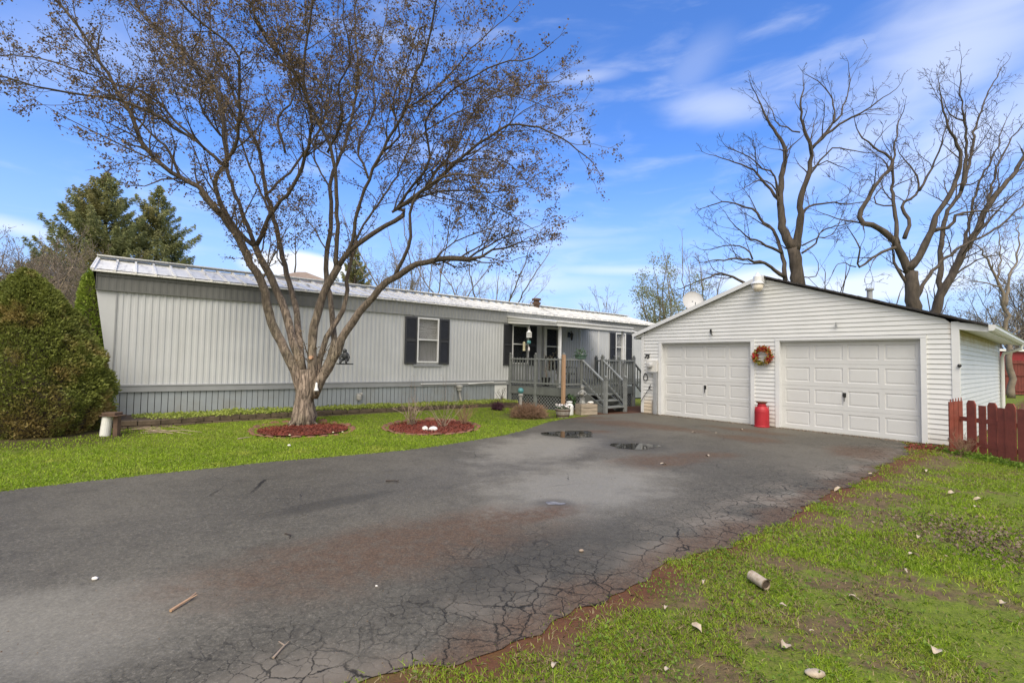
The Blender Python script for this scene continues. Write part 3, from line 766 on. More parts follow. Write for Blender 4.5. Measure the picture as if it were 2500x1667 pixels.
# stairs
NT = 3.34; q0_, q1_ = (11.80, NT), (12.74, NT)
for i in range(3):
    z = .18 * (i + 1); t = NT - .02 - .285 * i
    a_, b_ = 11.82 + .035 * i, 12.76 + .03 * i
    fin('tread', MB().box(a_, b_, -t - .03, -t + .30, z - .04, z), 'deck_rail', deck, bevel=.006)
for (xa, xb) in ((11.80, 11.93), (12.78, 12.95)):
    mb = MB(); n = len(mb.v)
    A, B = (xa, -NT - .02), (xb, -2.2)
    for o in (-.02, .02):
        mb.v += [(A[0] + o, A[1], 0.), (A[0] + o, A[1], .13), (B[0] + o, B[1], .70), (B[0] + o, B[1], .36), (A[0] + o, A[1] + .45, 0.)]
    mb.f += [(0, 1, 2, 3, 4), (9, 8, 7, 6, 5)] + [(i, (i + 1) % 5 + 0, (i + 1) % 5 + 5, i + 5) for i in range(5)]
    fin('stringer', mb, 'deck_grey', deck)
for q_, p_ in ((q0_, PC), (q1_, PD)):
    post(q_, 0., 1.15, .10)
    rail(q_, p_, .08, DZ + .08, .84, n=9, bot=.20, over=-.05)
# second short flight at the garage end
PF = (15.35, 2.25); post(PF, 0, 1.25, .09); rail(PE, PF, DZ, .15, .86, n=5, bot=.15, over=.03)

# ------------------------------------------------------------------ objects on and by the deck
ch = thing('patio_chair', 'black metal patio chair with patterned cushion on the deck', 'chair', HW(12.2, 1.25, DZ), HA + .2)
fin('seat', MB().box(-.26, .26, -.26, .26, .40, .46), 'cushion', ch, bevel=.015)
mb = MB().bar((-.22, .24, .44), (-.22, .34, 1.0), .03, .03).bar((.22, .24, .44), (.22, .34, 1.0), .03, .03).bar((-.22, .34, 1.0), (.22, .34, 1.0), .03, .03)
for k in range(6): mb.bar((-.16 + .064 * k, .25, .46), (-.16 + .064 * k, .335, .98), .014, .014)
for z in (.6, .75, .88): mb.bar((-.22, .27 + (z - .5) * .15, z), (.22, .27 + (z - .5) * .15, z), .014, .02)
fin('backrest', mb, 'black_metal', ch)
for x in (-.23, .23):
    for y in (-.23, .23): fin('leg', MB().bar((x, y, 0), (x, y, .41), .03, .03), 'black_metal', ch)
    fin('armrest', MB().bar((x * 1.1, -.24, .64), (x * 1.1, .3, .66), .04, .025).bar((x * 1.1, -.22, .40), (x * 1.1, -.22, .64), .025, .025), 'black_metal', ch)
def leafy(name, label, cat, loc, r, h, mtl, n=160, size=.07, pot=None, group=None, stems=8, spread=.7):
    t = thing(name, label, cat, loc, group=group)
    z0 = 0
    if pot:
        z0 = pot[1]; fin('pot', MB().lathe((0, 0, 0), [(pot[0] * .7, 0), (pot[0], pot[1]), (pot[0] * 1.08, pot[1]), (pot[0] * 1.08, pot[1] + .02), (pot[0] * .8, pot[1] + .02)], 16), pot[2], t, smooth=False)
    mb = MB(); tips = []
    for k in range(stems):
        a = random.uniform(0, 6.28); rr = r * random.uniform(.3, 1); hh = h * random.uniform(.5, 1)
        tip = (rr * math.cos(a), rr * math.sin(a), z0 + hh); mb.tube([(0, 0, z0 * .9), (tip[0] * .4, tip[1] * .4, z0 + hh * .5), tip], [.006, .005, .002], 4, False); tips.append(tip)
    fin('stem', mb, 'stick', t)
    T = np.array(tips); C = T[rng.integers(0, len(T), n)] * rng.uniform(.55, 1.05, (n, 1)) + rng.normal(size=(n, 3)) * r * .18
    C[:, 2] = np.maximum(C[:, 2], z0 + .01)
    npmesh('leaves', leafquads(C, size, size * .45, np.array([0, 0, .5])), 4, mtl, t)
    return t
leafy('potted_plant', 'tall thin-leaved potted plant behind the left rail of the deck', 'potted plant', HW(11.45, 1.0, DZ), .28, 1.0, 'leaf_buds', 120, .07, (.15, .28, 'black_metal'))
leafy('potted_plant', 'pale grassy potted plant on the deck behind the new wood post', 'potted plant', HW(11.35, 1.75, DZ), .2, .6, 'leaf_buds', 90, .06, (.14, .22, 'concrete'))
# planter box hung at the corner post
t = thing('rail_planter', 'green planter box sitting on the rail by the stair post', 'planter', HW(11.9, 2.17, 1.66), HA)
fin('box', MB().box(-.17, .17, -.09, .09, 0, .13).box(-.19, .19, -.11, .11, .11, .14), 'green_paint', t, bevel=.008)
C = rng.normal(size=(120, 3)) * (.14, .07, .08) + (0, 0, .2); npmesh('leaves', leafquads(C, .10, .025, np.array([0, 0, 1.2])), 4, 'plant_green', t)
# hanging things
t = thing('hanging_lantern', 'white openwork lantern hanging from the awning beside the window', 'lantern', HW(10.66, 1.0, 2.34), HA)
mb = MB(); n = 10
for k in range(n):
    a0 = 2 * math.pi * k / n; a1 = 2 * math.pi * (k + 1) / n
    for sgn in (1, -1):
        aa, bb = (a0, a1) if sgn > 0 else (a1, a0)
        for zz in (0.02, .09): mb.bar((.085 * math.cos(aa), .085 * math.sin(aa), zz), (.085 * math.cos(bb), .085 * math.sin(bb), zz + .07), .016, .012)
mb.lathe((0, 0, 0), [(.09, 0), (.1, .01), (.09, .025)], 12)
fin('body', mb, 'white_trim', t)
fin('candle', MB().lathe((0, 0, .02), [(.045, 0), (.045, .10)], 10), 'white_trim', t)
fin('cap', MB().lathe((0, 0, .16), [(.1, 0), (.1, .01), (.06, .04), (.045, .07), (.05, .075), (.015, .10)], 12), 'white_trim', t)
fin('handle', MB().tube([(-.035, 0, .25), (-.04, 0, .30), (0, 0, .34), (.04, 0, .30), (.035, 0, .25)], .005, 6).tube([(0, 0, .34), (0, 0, .47)], .004, 5), 'white_trim', t)
t = thing('wind_chime', 'teal wind chime hanging under the white lantern', 'wind chime', HW(10.66, 1.0, 2.02), HA)
fin('ornament', MB().ball((0, 0, .17), .085, .05, .07, lump=.06), 'teal', t, smooth=True)
fin('cord', MB().tube([(0, 0, .24), (0, 0, .32)], .004, 5).tube([(-.06, 0, .22), (-.03, 0, .31)], .003, 4).tube([(.06, 0, .22), (.03, 0, .31)], .003, 4).tube([(0, 0, .02), (0, 0, .1)], .003, 4), 'black_metal', t)
fin('striker', MB().lathe((.0, 0, -.13), [(.005, 0), (.035, .03), (.03, .10), (.004, .16)], 6), 'petal_white', t)
t = thing('bird_feeder', 'cream cylindrical bird feeder on a black hook in front of the porch window', 'bird feeder', HW(10.85, .55, DZ), HA)
fin('hook', MB().tube([(.12, 0, 0), (.12, 0, 1.4), (.10, 0, 1.58), (.02, 0, 1.62), (-.02, 0, 1.52)], .009, 6), 'black_metal', t)
fin('tube', MB().lathe((-.02, 0, 1.19), [(.05, 0), (.055, .01), (.045, .03), (.045, .25), (.055, .27), (.02, .31)], 12), 'lantern_cream', t)

# gazing ball on pedestal
p = gnd(1271, 1000); p = HW(9.75, 2.05); p[2] = zg(p[0], p[1])
px_ = at(1271.5, 953.5, p[1])
t = thing('gazing_ball', 'teal glass gazing ball on a slim concrete pedestal by the lattice', 'garden ornament', (px_[0], px_[1], p[2]))
hb = px_[2] - p[2]
fin('pedestal', MB().lathe((0, 0, 0), [(.075, 0), (.075, .05), (.05, .08), (.042, .3), (.05, hb - .17), (.078, hb - .15), (.078, hb - .11), (.04, hb - .09)], 16), 'concrete', t)
fin('ball', MB().ball((0, 0, hb), .088, n=20, m=14), 'teal', t, smooth=True)
# barrel planter, white can, crate, statue
t = thing('barrel_planter', 'half barrel planter with white and pink flowers at the drive edge', 'planter', gnd(1374, 1019))
mb = MB().lathe((0, 0, 0), [(.155, 0), (.2, .12), (.215, .25), (.195, .25), (.19, .22)], 26, -.018); fin('barrel', mb, 'grey_wood', t)
fin('hoop', MB().lathe((0, 0, .05), [(.182, 0), (.19, .03)], 26).lathe((0, 0, .19), [(.213, 0), (.218, .03)], 26), 'rust_brown', t)
C = rng.uniform(-1, 1, (300, 3)) * (.2, .2, .05) + (0, 0, .29); C = C[np.hypot(C[:, 0], C[:, 1]) < .21]
npmesh('foliage', leafquads(C, .05, .03), 4, 'plant_green', t)
C = C[:120] + (0, 0, .04); npmesh('flowers', leafquads(C, .055, .05, np.array([0, 0, .4])), 4, 'petal_white', t)
t = thing('milk_can', 'small white metal milk can standing beside the wooden crate', 'milk can', gnd(1390, 1012))
fin('body', MB().lathe((0, 0, 0), [(.115, 0), (.12, .02), (.12, .25), (.09, .31), (.065, .33), (.065, .36)], 20), 'white_trim', t)
fin('lid', MB().lathe((0, 0, .355), [(.085, 0), (.09, .015), (.09, .03), (.03, .045)], 20), 'white_trim', t)
leafy('garden_plant', 'green leafy plant behind the small white milk can', 'plant', gnd(1396, 1003), .18, .50, 'plant_green', 200, .08)
CRL = gnd(1432, 1012)
t = thing('wooden_crate', 'weathered slatted wooden crate beside the deck stairs', 'crate', CRL, HA - .25)
mb = MB()
for k in range(3):
    mb.box(-.30, .28, -.16, -.145, .01 + .105 * k, .105 + .105 * k); mb.box(-.30, -.285, -.16, .16, .01 + .105 * k, .105 + .105 * k); mb.box(.265, .28, -.16, .16, .01 + .105 * k, .105 + .105 * k)
mb.box(-.26, .14, -.13, .16, .31, .325)
fin('slats', mb, 'crate_wood', t); fin('frame', MB().box(-.28, -.25, -.144, .14, 0, .30).box(.24, .264, -.144, .14, 0, .30), 'grey_wood', t)
sp = CRL + np.array([-.13, .02, .325])
t = thing('statue', 'grey stone garden statue of a standing child on the wooden crate', 'statue', sp, -.3)
mb = MB().lathe((0, 0, 0), [(.10, 0), (.10, .03), (.085, .04), (.085, .09), (.06, .14), (.05, .20), (.075, .27), (.085, .33), (.07, .38), (.035, .41), (.03, .43)], 12)
mb.ball((0, 0, .475), .058, .055, .065, lump=.04); mb.tube([(-.07, 0, .36), (-.12, -.03, .29), (-.07, -.09, .27), (.0, -.10, .28)], [.026, .024, .02, .018], 8); mb.tube([(.07, 0, .36), (.12, -.03, .28), (.08, -.09, .25), (.0, -.11, .26)], [.026, .024, .02, .018], 8)
mb.tube([(-.035, 0, .16), (-.04, -.01, .08), (-.04, -.03, .02)], [.04, .03, .035], 8); mb.tube([(.035, 0, .16), (.04, -.01, .08), (.04, -.03, .02)], [.04, .03, .035], 8)
mb.ball((0, .015, .505), .062, .06, .05, lump=.1)
fin('figure', mb, 'statue_stone', t, smooth=True); fin('bowl', MB().lathe((0, -.10, .27), [(.03, 0), (.07, .03), (.06, .03)], 12), 'white_stone', t)
t = thing('garden_stone', 'white rounded stone lying on the right end of the crate', 'stone', CRL + np.array([.12, .02, .325]))
t2 = fin('stone', MB().ball((0, 0, .035), .10, .08, .04, lump=.12), 'white_stone', t, smooth=True)
# red milk can, wreath
p = GW(3.70, -.22)
t = thing('milk_can', 'tall bright red metal milk can between the two garage doors', 'milk can', p)
fin('body', MB().lathe((0, 0, 0), [(.172, 0), (.178, .015), (.178, .04), (.170, .05), (.170, .40), (.160, .45), (.12, .51), (.098, .535), (.095, .60)], 32), 'red_paint', t, smooth=False)
fin('neck_ring', MB().lathe((0, 0, .535), [(.105, 0), (.112, .012), (.105, .02)], 28), 'red_paint', t)
fin('lid', MB().lathe((0, 0, .60), [(.10, 0), (.128, .02), (.132, .035), (.05, .04), (.03, .02)], 28), 'rust', t, label='rusty dark lid rim')
for sgn in (-1, 1): fin('handle', MB().tube([(sgn * .13, 0, .50), (sgn * .17, 0, .52), (sgn * .165, 0, .45), (sgn * .165, 0, .42)], .012, 6), 'red_paint', t)
t = thing('wreath', 'autumn wreath of red, orange and yellow flowers between the garage doors', 'wreath', GW(3.67, -.07, 1.80), GA)
fin('ring', MB().tube([(.18 * math.cos(a), 0, .18 * math.sin(a)) for a in np.linspace(0, 2 * math.pi, 25)], .022, 6, False), 'stick', t)
for nm, mt, rngs, nn in (('red_flowers', 'wreath_red', [(50, 140), (-40, 10), (160, 195)], 260), ('orange_flowers', 'wreath_orange', [(70, 110), (185, 215), (-70, -30), (20, 50)], 150), ('yellow_leaves', 'wreath_yellow', [(0, 360)], 260)):
    C = []
    for k in range(nn):
        lo_, hi_ = random.choice(rngs); a = R_(random.uniform(lo_, hi_)); r = random.gauss(.188, .034)
        C.append((r * math.cos(a), random.uniform(-.06, .0), r * math.sin(a)))
    npmesh(nm, leafquads(np.array(C), .075, .055, np.array([0, -.3, 0])), 4, mt, t)

# ------------------------------------------------------------------ garage
gar = thing('garage', 'white vinyl-sided two-door detached garage with dark shingle roof', 'garage', (GP[0], GP[1], 0), GA)
GWD, GDP, GH, GR, GRU = 7.37, 7.6, 2.50, 3.80, 3.64
D1, D2, DT = (.70, 3.34), (4.05, 6.79), 2.15
def roofline(u): return GH + (GR - GH) * (u / GRU if u < GRU else (GWD - u) / (GWD - GRU))
mb = MB(); ex = .1016; k = 0; z = .03
def usp(z):   # u extent of the wall at height z
    if z <= GH: return .08, GWD - .10
    f = (z - GH) / (GR - GH); return max(.08, GRU * f), min(GWD - .10, GWD - (GWD - GRU) * f)
while z < GR - .02:
    z1 = min(z + ex, GR - .01)
    a0, a1 = usp(z); b0, b1 = usp(z1)
    segs = [(a0, a1, b0, b1)]
    if z < DT + .03: segs = [(a0, D1[0] - .1, b0, D1[0] - .1), (D1[1] + .1, D2[0] - .1, D1[1] + .1, D2[0] - .1), (D2[1] + .1, a1, D2[1] + .1, b1)]
    for p_, q_, r_, s_ in segs:
        mb.quad((p_, -.016, z), (q_, -.016, z), (q_, -.012, z + .02), (p_, -.012, z + .02)) if False else None
        mb.quad((p_, -.018, z), (q_, -.018, z), (s_, -.001, z1), (r_, -.001, z1))
        mb.quad((p_, .0, z), (q_, .0, z), (q_, -.018, z), (p_, -.018, z))
    z += ex
wl = fin('wall', mb, 'vinyl', gar)
mb = MB(); z = .03      # right side wall, left wall, back
while z < GH - .01:
    z1 = min(z + ex, GH)
    for X, sg in ((GWD, 1), (0, -1)):
        mb.quad((X + sg * .018, .08, z), (X + sg * .018, GDP, z), (X + sg * .001, GDP, z1), (X + sg * .001, .08, z1))
        mb.quad((X, .08, z), (X, GDP, z), (X + sg * .018, GDP, z), (X + sg * .018, .08, z))
    z += ex
mb.quad((GWD, GDP, 0), (0, GDP, 0), (0, GDP, GH), (GRU, GDP, GR), (GWD, GDP, GH))
fin('side_wall', mb, 'vinyl', gar)
mb = MB().box(0, GWD, .02, .06, 0, .03)
fin('foundation', mb, 'concrete', gar)
fin('corner_trim', MB().box(-.022, .075, -.026, .0, .03, GH).box(-.022, 0, 0, .075, .03, GH), 'garage_trim', gar, bevel=.006)
fin('corner_trim', MB().box(GWD - .10, GWD + .024, -.028, 0, .03, GH).box(GWD, GWD + .024, 0, .09, .03, GH), 'garage_trim', gar, bevel=.006)
fin('corner_trim', MB().box(GWD, GWD + .024, GDP - .08, GDP, .03, GH), 'garage_trim', gar, bevel=.006)
# door openings, casings, doors
def gdoor(u0, u1, label=None):
    mb = MB().box(u0 - .1, u0, -.035, .16, .0, DT + .03).box(u1, u1 + .1, -.035, .16, 0, DT + .03).box(u0 - .1, u1 + .1, -.037, .16, DT + .03, DT + .10).box(u0, u1, .0, .16, DT, DT + .03)
    fr = fin('door_frame', mb, 'garage_trim', gar, bevel=.004)
    mb = MB(); Y0 = .10; rows, cols = 4, 4; hh = (DT - .02) / rows; ww = (u1 - u0) / cols
    def strip(a, b_, c, d, ya, yb):   # ring of quads between rect a-b-c-d (outer) and inner
        (x0, x1, z0, z1), (X0, X1, Z0, Z1) = a, b_
        O = [(x0, ya, z0), (x1, ya, z0), (x1, ya, z1), (x0, ya, z1)]; I = [(X0, yb, Z0), (X1, yb, Z0), (X1, yb, Z1), (X0, yb, Z1)]
        for i in range(4): mb.quad(O[i], O[(i + 1) % 4], I[(i + 1) % 4], I[i])
    for r in range(rows):
        z0, z1 = .02 + r * hh, .02 + (r + 1) * hh - .005
        for c in range(cols):
            x0, x1 = u0 + c * ww, u0 + (c + 1) * ww
            mx_, mz = (.055 if 0 < c else .09), .09
            R0 = (x0, x1, z0, z1); R1 = (x0 + (.09 if c == 0 else .05), x1 - (.09 if c == 3 else .05), z0 + .10, z1 - .085)
            g_ = lambda R, d: (R[0] + d, R[1] - d, R[2] + d, R[3] - d)
            strip(R0, R1, 0, 0, Y0, Y0); strip(R1, g_(R1, .010), 0, 0, Y0, Y0 + .010); strip(g_(R1, .010), g_(R1, .026), 0, 0, Y0 + .010, Y0 + .010); strip(g_(R1, .026), g_(R1, .05), 0, 0, Y0 + .010, Y0 + .004)
            q = g_(R1, .05); mb.quad((q[0], Y0 + .004, q[2]), (q[1], Y0 + .004, q[2]), (q[1], Y0 + .004, q[3]), (q[0], Y0 + .004, q[3]))
        mb.quad((u0, Y0, z1), (u1, Y0, z1), (u1, Y0 + .012, z1 + .0025), (u0, Y0 + .012, z1 + .0025)); mb.quad((u0, Y0 + .012, z1 + .0025), (u1, Y0 + .012, z1 + .0025), (u1, Y0, z1 + .005), (u0, Y0, z1 + .005))
    d_ = fin('garage_door', mb, 'garage_door', gar, label=label)
    fin('weather_seal', MB().box(u0, u1, Y0 + .005, Y0 + .04, 0., .024), 'black_metal', d_)
    fin('door_backing', MB().box(u0, u1, Y0 + .03, Y0 + .05, .02, DT), 'garage_door', d_)
    return d_
for (u0, u1), hu in ((D1, 2.03), (D2, 5.40)):
    d_ = gdoor(u0, u1)
    fin('handle', MB().box(hu - .035, hu + .035, .086, .10, .86, .96).bar((hu + .005, .06, .93), (hu + .005, .06, .76), .03, .012).bar((hu, .06, .93), (hu, .1, .93), .02, .02), 'black_metal', d_, bevel=.003)
# roof
mb = MB(); ovl, ovr, ovf = .30, .44, .10
sl = (GR - GH) / GRU; slr = (GR - GH) / (GWD - GRU); T = .05
zl, zr = GH - sl * ovl + .03, GH - slr * ovr + .03; zp = GR + .03
A = [(-ovl, zl), (GRU, zp), (GWD + ovr, zr)]
for (ua, za), (ub, zb) in zip(A[:-1], A[1:]):
    mb.quad((ua, -ovf, za + T), (ub, -ovf, zb + T), (ub, GDP + .1, zb + T), (ua, GDP + .1, za + T)); mb.quad((ua, -ovf, za), (ua, GDP + .1, za), (ub, GDP + .1, zb), (ub, -ovf, zb))
    mb.quad((ua, -ovf, za), (ub, -ovf, zb), (ub, -ovf, zb + T), (ua, -ovf, za + T))
mb.quad((A[2][0], -ovf, A[2][1]), (A[2][0], GDP + .1, A[2][1]), (A[2][0], GDP + .1, A[2][1] + T), (A[2][0], -ovf, A[2][1] + T)); mb.quad((A[0][0], -ovf, A[0][1]), (A[0][0], -ovf, A[0][1] + T), (A[0][0], GDP + .1, A[0][1] + T), (A[0][0], GDP + .1, A[0][1]))
for k in range(30):   # ragged shingle course ends on the right rake
    f0 = k / 30; u = GRU + (GWD + ovr - GRU) * f0; z_ = zp + (zr - zp) * f0
    mb.bar((u, -ovf - .012, z_ + T * .6 + random.uniform(0, .012)), (u + .13, -ovf - .012, z_ + T * .6 - slr * .13 + random.uniform(0, .008)), .02, .035)
rf = fin('roof', mb, 'shingle', gar)
mb = MB(); mb.bar((-ovl, -ovf - .012, zl + .0), (GRU, -ovf - .012, zp + .0), .018, .10)      # white drip edge on the left rake
fin('rake_trim', mb, 'garage_trim', rf)
mb = MB()   # boxed eave returns, soffits
mb.quad((GWD + .02, -.03, GH - .02), (GWD + .02, -.03, GH - .09 + .07), (GWD + ovr, -.03, zr + .03), (GWD + ovr, -.03, zr - .10), (GWD + .02, -.03, GH - .16))
mb.quad((GWD + .02, -.03, GH - .16), (GWD + ovr, -.03, zr - .10), (GWD + ovr, GDP, zr - .10), (GWD + .02, GDP, GH - .16))
mb.quad((GWD + ovr, -.03, zr - .10), (GWD + ovr, -.03, zr + .03), (GWD + ovr, GDP, zr + .03), (GWD + ovr, GDP, zr - .10))
mb.quad((-.02, -.03, GH - .01), (-.02, -.03, GH - .12), (-ovl, -.03, zl - .10), (-ovl, -.03, zl + .02)); mb.quad((-.02, -.03, GH - .12), (-.02, GDP, GH - .12), (-ovl, GDP, zl - .10), (-ovl, -.03, zl - .10)); mb.quad((-ovl, -.03, zl - .10), (-ovl, GDP, zl - .10), (-ovl, GDP, zl + .03), (-ovl, -.03, zl + .03))
fin('soffit', mb, 'garage_trim', rf)
mb = MB(); ug = GWD + ovr
pr = [(0, .02), (0, -.10), (.07, -.10), (.10, -.05), (.10, .0), (.115, .012)]
for (a, za), (b_, zb) in zip(pr[:-1], pr[1:]): mb.quad((ug + a + .003, -.06, zr + za + .02), (ug + b_ + .003, -.06, zr + zb + .02), (ug + b_ + .003, GDP + .1, zr + zb + .02), (ug + a + .003, GDP + .1, zr + za + .02))
mb.quad(*[(ug + a + .003, -.06, zr + za + .02) for a, za in pr])
fin('gutter', mb, 'garage_trim', rf)
mb = MB().tube([(ug + .05, GDP - .1, zr - .08), (ug + .03, GDP - .08, zr - .2), (GWD + .12, GDP - .08, zr - .33), (GWD + .08, GDP - .08, zr - .45), (GWD + .08, GDP - .08, .1)], .045, 8)
fin('downspout', mb, 'garage_trim', gar)
mb = MB().lathe((5.72, .9, 3.05), [(.06, 0), (.06, .34), (.09, .34), (.09, .38), (.05, .39)], 12); fin('roof_pipe', mb, 'conduit', rf)
# fittings on the front
mb = MB().box(3.54, 3.72, -.16, -.02, GR + .02 - .12, GR + .07); fin('dusk_lamp', MB().lathe((3.63, -.28, 3.62), [(.16, 0), (.165, .02), (.11, .07), (.10, .20), (.06, .24), (.02, .31)], 20), 'garage_trim', gar)
lp = bpy.data.objects[-1] if False else [o for o in COL.objects if o.name.startswith('dusk_lamp')][0]
fin('bowl', MB().lathe((3.63, -.28, 3.44), [(.04, 0), (.09, .015), (.12, .06), (.145, .18), (.12, .18)], 20), 'lamp_bowl', lp, smooth=True); fin('arm', mb, 'garage_trim', lp)
lp2 = [o for o in COL.objects if o.name.startswith('bowl')][0]
fin('hook', MB().tube([(2.28, -.02, 2.48), (2.31, -.10, 2.42), (2.33, -.08, 2.36)], .012, 6).box(2.24, 2.28, -.05, -.02, 2.44, 2.54), 'black_metal', gar)
fin('spring_bracket', MB().tube([(5.29 + .02 * math.cos(a), -.06 + .02 * math.sin(a), 2.48 + .1 * a / 19) for a in np.linspace(0, 19, 40)], .006, 5), 'conduit', gar)
mt_ = fin('electric_meter', MB().box(.22, .585, -.10, -.02, 1.30, 1.66), 'meter_box', gar, bevel=.01)
mb = MB().tube([(.36, -.10, 1.50), (.36, -.13, 1.50), (.36, -.135, 1.50), (.36, -.19, 1.50), (.36, -.205, 1.50)], [.095, .095, .082, .078, .05], 20)
fin('dial', mb, 'dish', mt_, smooth=False)
fin('conduit', MB().box(.475, .575, -.11, -.02, .02, 1.30).box(.30, .575, -.12, -.02, 1.26, 1.298), 'conduit', gar, bevel=.005)
fin('cable', MB().tube([(.33, -.04, .84), (.30, -.06, .80), (.25, -.05, .73), (.12, -.06, .55), (0, -.07, .35)], .009, 6).tube([(.33, -.04, .90), (.29, -.07, .8), (.37, -.07, .75), (.38, -.05, .74)], .01, 6).tube([(.3, -.04, .82), (.36, -.09, .86)], .02, 6), 'black_metal', gar)
fin('hose_ring', MB().tube([(.155 + .075 * math.cos(a), -.045, 1.12 + .10 * math.sin(a)) for a in np.linspace(0, 2 * math.pi, 25)], .012, 6, False).tube([(.10, -.04, 1.21), (.155, -.04, 1.26), (.21, -.04, 1.21)], .008, 5), 'black_metal', gar)
fin('outlet_box', MB().box(.40, .45, -.06, -.02, .05, .42), 'grey_wood', gar)
text_mesh('75', .175, 'black_metal', gar, (.10, -.03, 1.715), (R_(90), 0, 0), 'house_number', .008, .25)
fin('camera_dome', MB().ball((GWD + .02, -.05, 1.62), .035), 'black_metal', gar)
# satellite dish
dc = at(1692, 734, 16.2)
t = thing('satellite_dish', 'round light grey satellite dish on the left slope of the garage roof', 'satellite dish', (dc[0], dc[1], 2.9))
mb = MB(); n = 24; hz = dc[2] - 2.9
fv = unit(np.array([-.15, -.9, .35])); e1 = unit(np.cross(fv, (0, 0, 1))); e2 = np.cross(e1, fv); base = len(mb.v)
for r, d_ in ((0.02, .07), (.15, .062), (.27, .04), (.34, .014), (.355, 0)):
    for k in range(n): a = 2 * math.pi * k / n; mb.v.append(tuple(np.array([0, 0, hz]) + e1 * r * .95 * math.cos(a) + e2 * r * 1.02 * math.sin(a) - fv * d_))
for i in range(4):
    for k in range(n): mb.f.append((i * n + k, i * n + (k + 1) % n, (i + 1) * n + (k + 1) % n, (i + 1) * n + k))
fin('reflector', mb, 'dish', t, smooth=True)
fin('mast', MB().tube([(0, .08, hz), (0, .15, hz - .2), (0, .15, -.1)], .025, 8), 'conduit', t)
fin('feed_arm', MB().tube([(0, 0, hz - .3), (-.06, -.35, hz - .22), (-.06, -.38, hz - .1)], .014, 6), 'conduit', t)

# ------------------------------------------------------------------ fences, things to the right
fen = thing('picket_fence', 'low dark red picket fence beside the garage, tall and short pickets alternating', 'fence', (8.33, 9.05, 0))
mb = MB()
def picket(x, y, w_, h, z0, rot, dog=True):
    mb = MB(); c = .035 if dog else .0
    sh = [(-w_ / 2, 0), (w_ / 2, 0), (w_ / 2, h - c * 1.8), (w_ / 2 - c, h), (-w_ / 2 + c, h), (-w_ / 2, h - c * 1.8)] if dog else [(-w_ / 2, 0), (w_ / 2, 0), (w_ / 2, h), (-w_ / 2, h)]
    n = len(sh)
    mb.v = [(a, -.010, b_) for a, b_ in sh] + [(a, .010, b_) for a, b_ in sh]
    mb.f = [tuple(range(n)), tuple(reversed(range(n, 2 * n)))] + [(i, i + n, (i + 1) % n + n, (i + 1) % n) for i in range(n)]
    fin('picket', mb, 'fence_red', fen, loc=(x, y, z0), rz=rot)
# run towards the street along x = 8.33
k = 0; yy = -.27
while yy > -4.2:
    tall = k % 2 == 0
    picket(.0 + .03 * math.sin(k), yy, .166 if tall else .126, (.93 if tall else .85) + random.uniform(-.012, .012), .06, R_(90 + random.uniform(-1.5, 1.5)), tall); k += 1; yy -= .178
fin('rail', MB().box(.012, .05, -4.2, -.02, .60, .68), 'fence_red', fen); fin('rail', MB().box(.012, .05, -4.2, -.02, .17, .25), 'fence_red', fen)
for j in range(3): fin('picket', MB().box(-.17 + .085 * j, -.092 + .085 * j, -.02, .005, .03, .94 + .01 * j), 'fence_red', fen)
for j in range(5): fin('finial', MB().tube([(-.14 + .05 * j, -.01, .93), (-.14 + .05 * j, -.01, .99 + .010 * j)], [.012, .008], 6), 'fence_red', fen)
# pale small stump pipe at the fence foot
p = gnd(2323, 1102)
tag(fin('ground_pipe', MB().lathe((0, 0, 0), [(.05, 0), (.035, .05), (.03, .2), (.05, .21), (.05, .25), (.02, .27)], 12), 'concrete', loc=p), 'short white pipe stub at the foot of the red picket fence', 'pipe')
# far fence
bf = thing('board_fence', 'tall dark red board fence across the far end of the lawn', 'fence', (29, 30, 0))
mb = MB()
for k in range(60): mb.box(-6 + .2 * k, -6 + .2 * k + .185, 0, .02, .05, 2.15 + random.uniform(-.01, .01))
fin('boards', mb, 'fence_far', bf)
fin('rails', MB().box(-6, 6, -.05, 0, .25, .35).box(-6, 6, -.05, 0, 1.2, 1.3).box(-6, 6, -.05, 0, 1.95, 2.05), 'fence_far', bf)
for k in range(5): fin('post', MB().box(-6 + 2.4 * k, -6 + 2.4 * k + .12, -.12, -.05, 0, 2.2), 'fence_far', bf)
shd = thing('shed', 'dark red shed with white roof edge beyond the board fence', 'shed', (34.6, 33.5, 0))
fin('wall', MB().box(-2.0, 5, 0, 3, 0, 2.85), 'shed_red', shd); fin('roof', MB().box(-2.2, 5.2, -.2, 3.2, 2.85, 3.0), 'white_trim', shd)
tr_ = thing('trailer', 'white rounded camper trailer seen past the garage downspout', 'trailer', (33.5, 36, 0))
mb = MB(); pr = [(-1.6, .6), (1.6, .6), (1.7, 1.4), (1.5, 2.8), (1.1, 3.3), (-1.1, 3.35), (-1.6, 2.9), (-1.75, 1.4)]
n = len(pr); mb.v = [(a, 0, b_) for a, b_ in pr] + [(a, 2.4, b_) for a, b_ in pr]; mb.f = [tuple(range(n)), tuple(reversed(range(n, 2 * n)))] + [(i, i + n, (i + 1) % n + n, (i + 1) % n) for i in range(n)]
fin('body', mb, 'white_trim', tr_, bevel=.15); fin('wheel', MB().tube([(0, -.1, .35), (0, .15, .35)], .35, 16), 'black_metal', tr_)
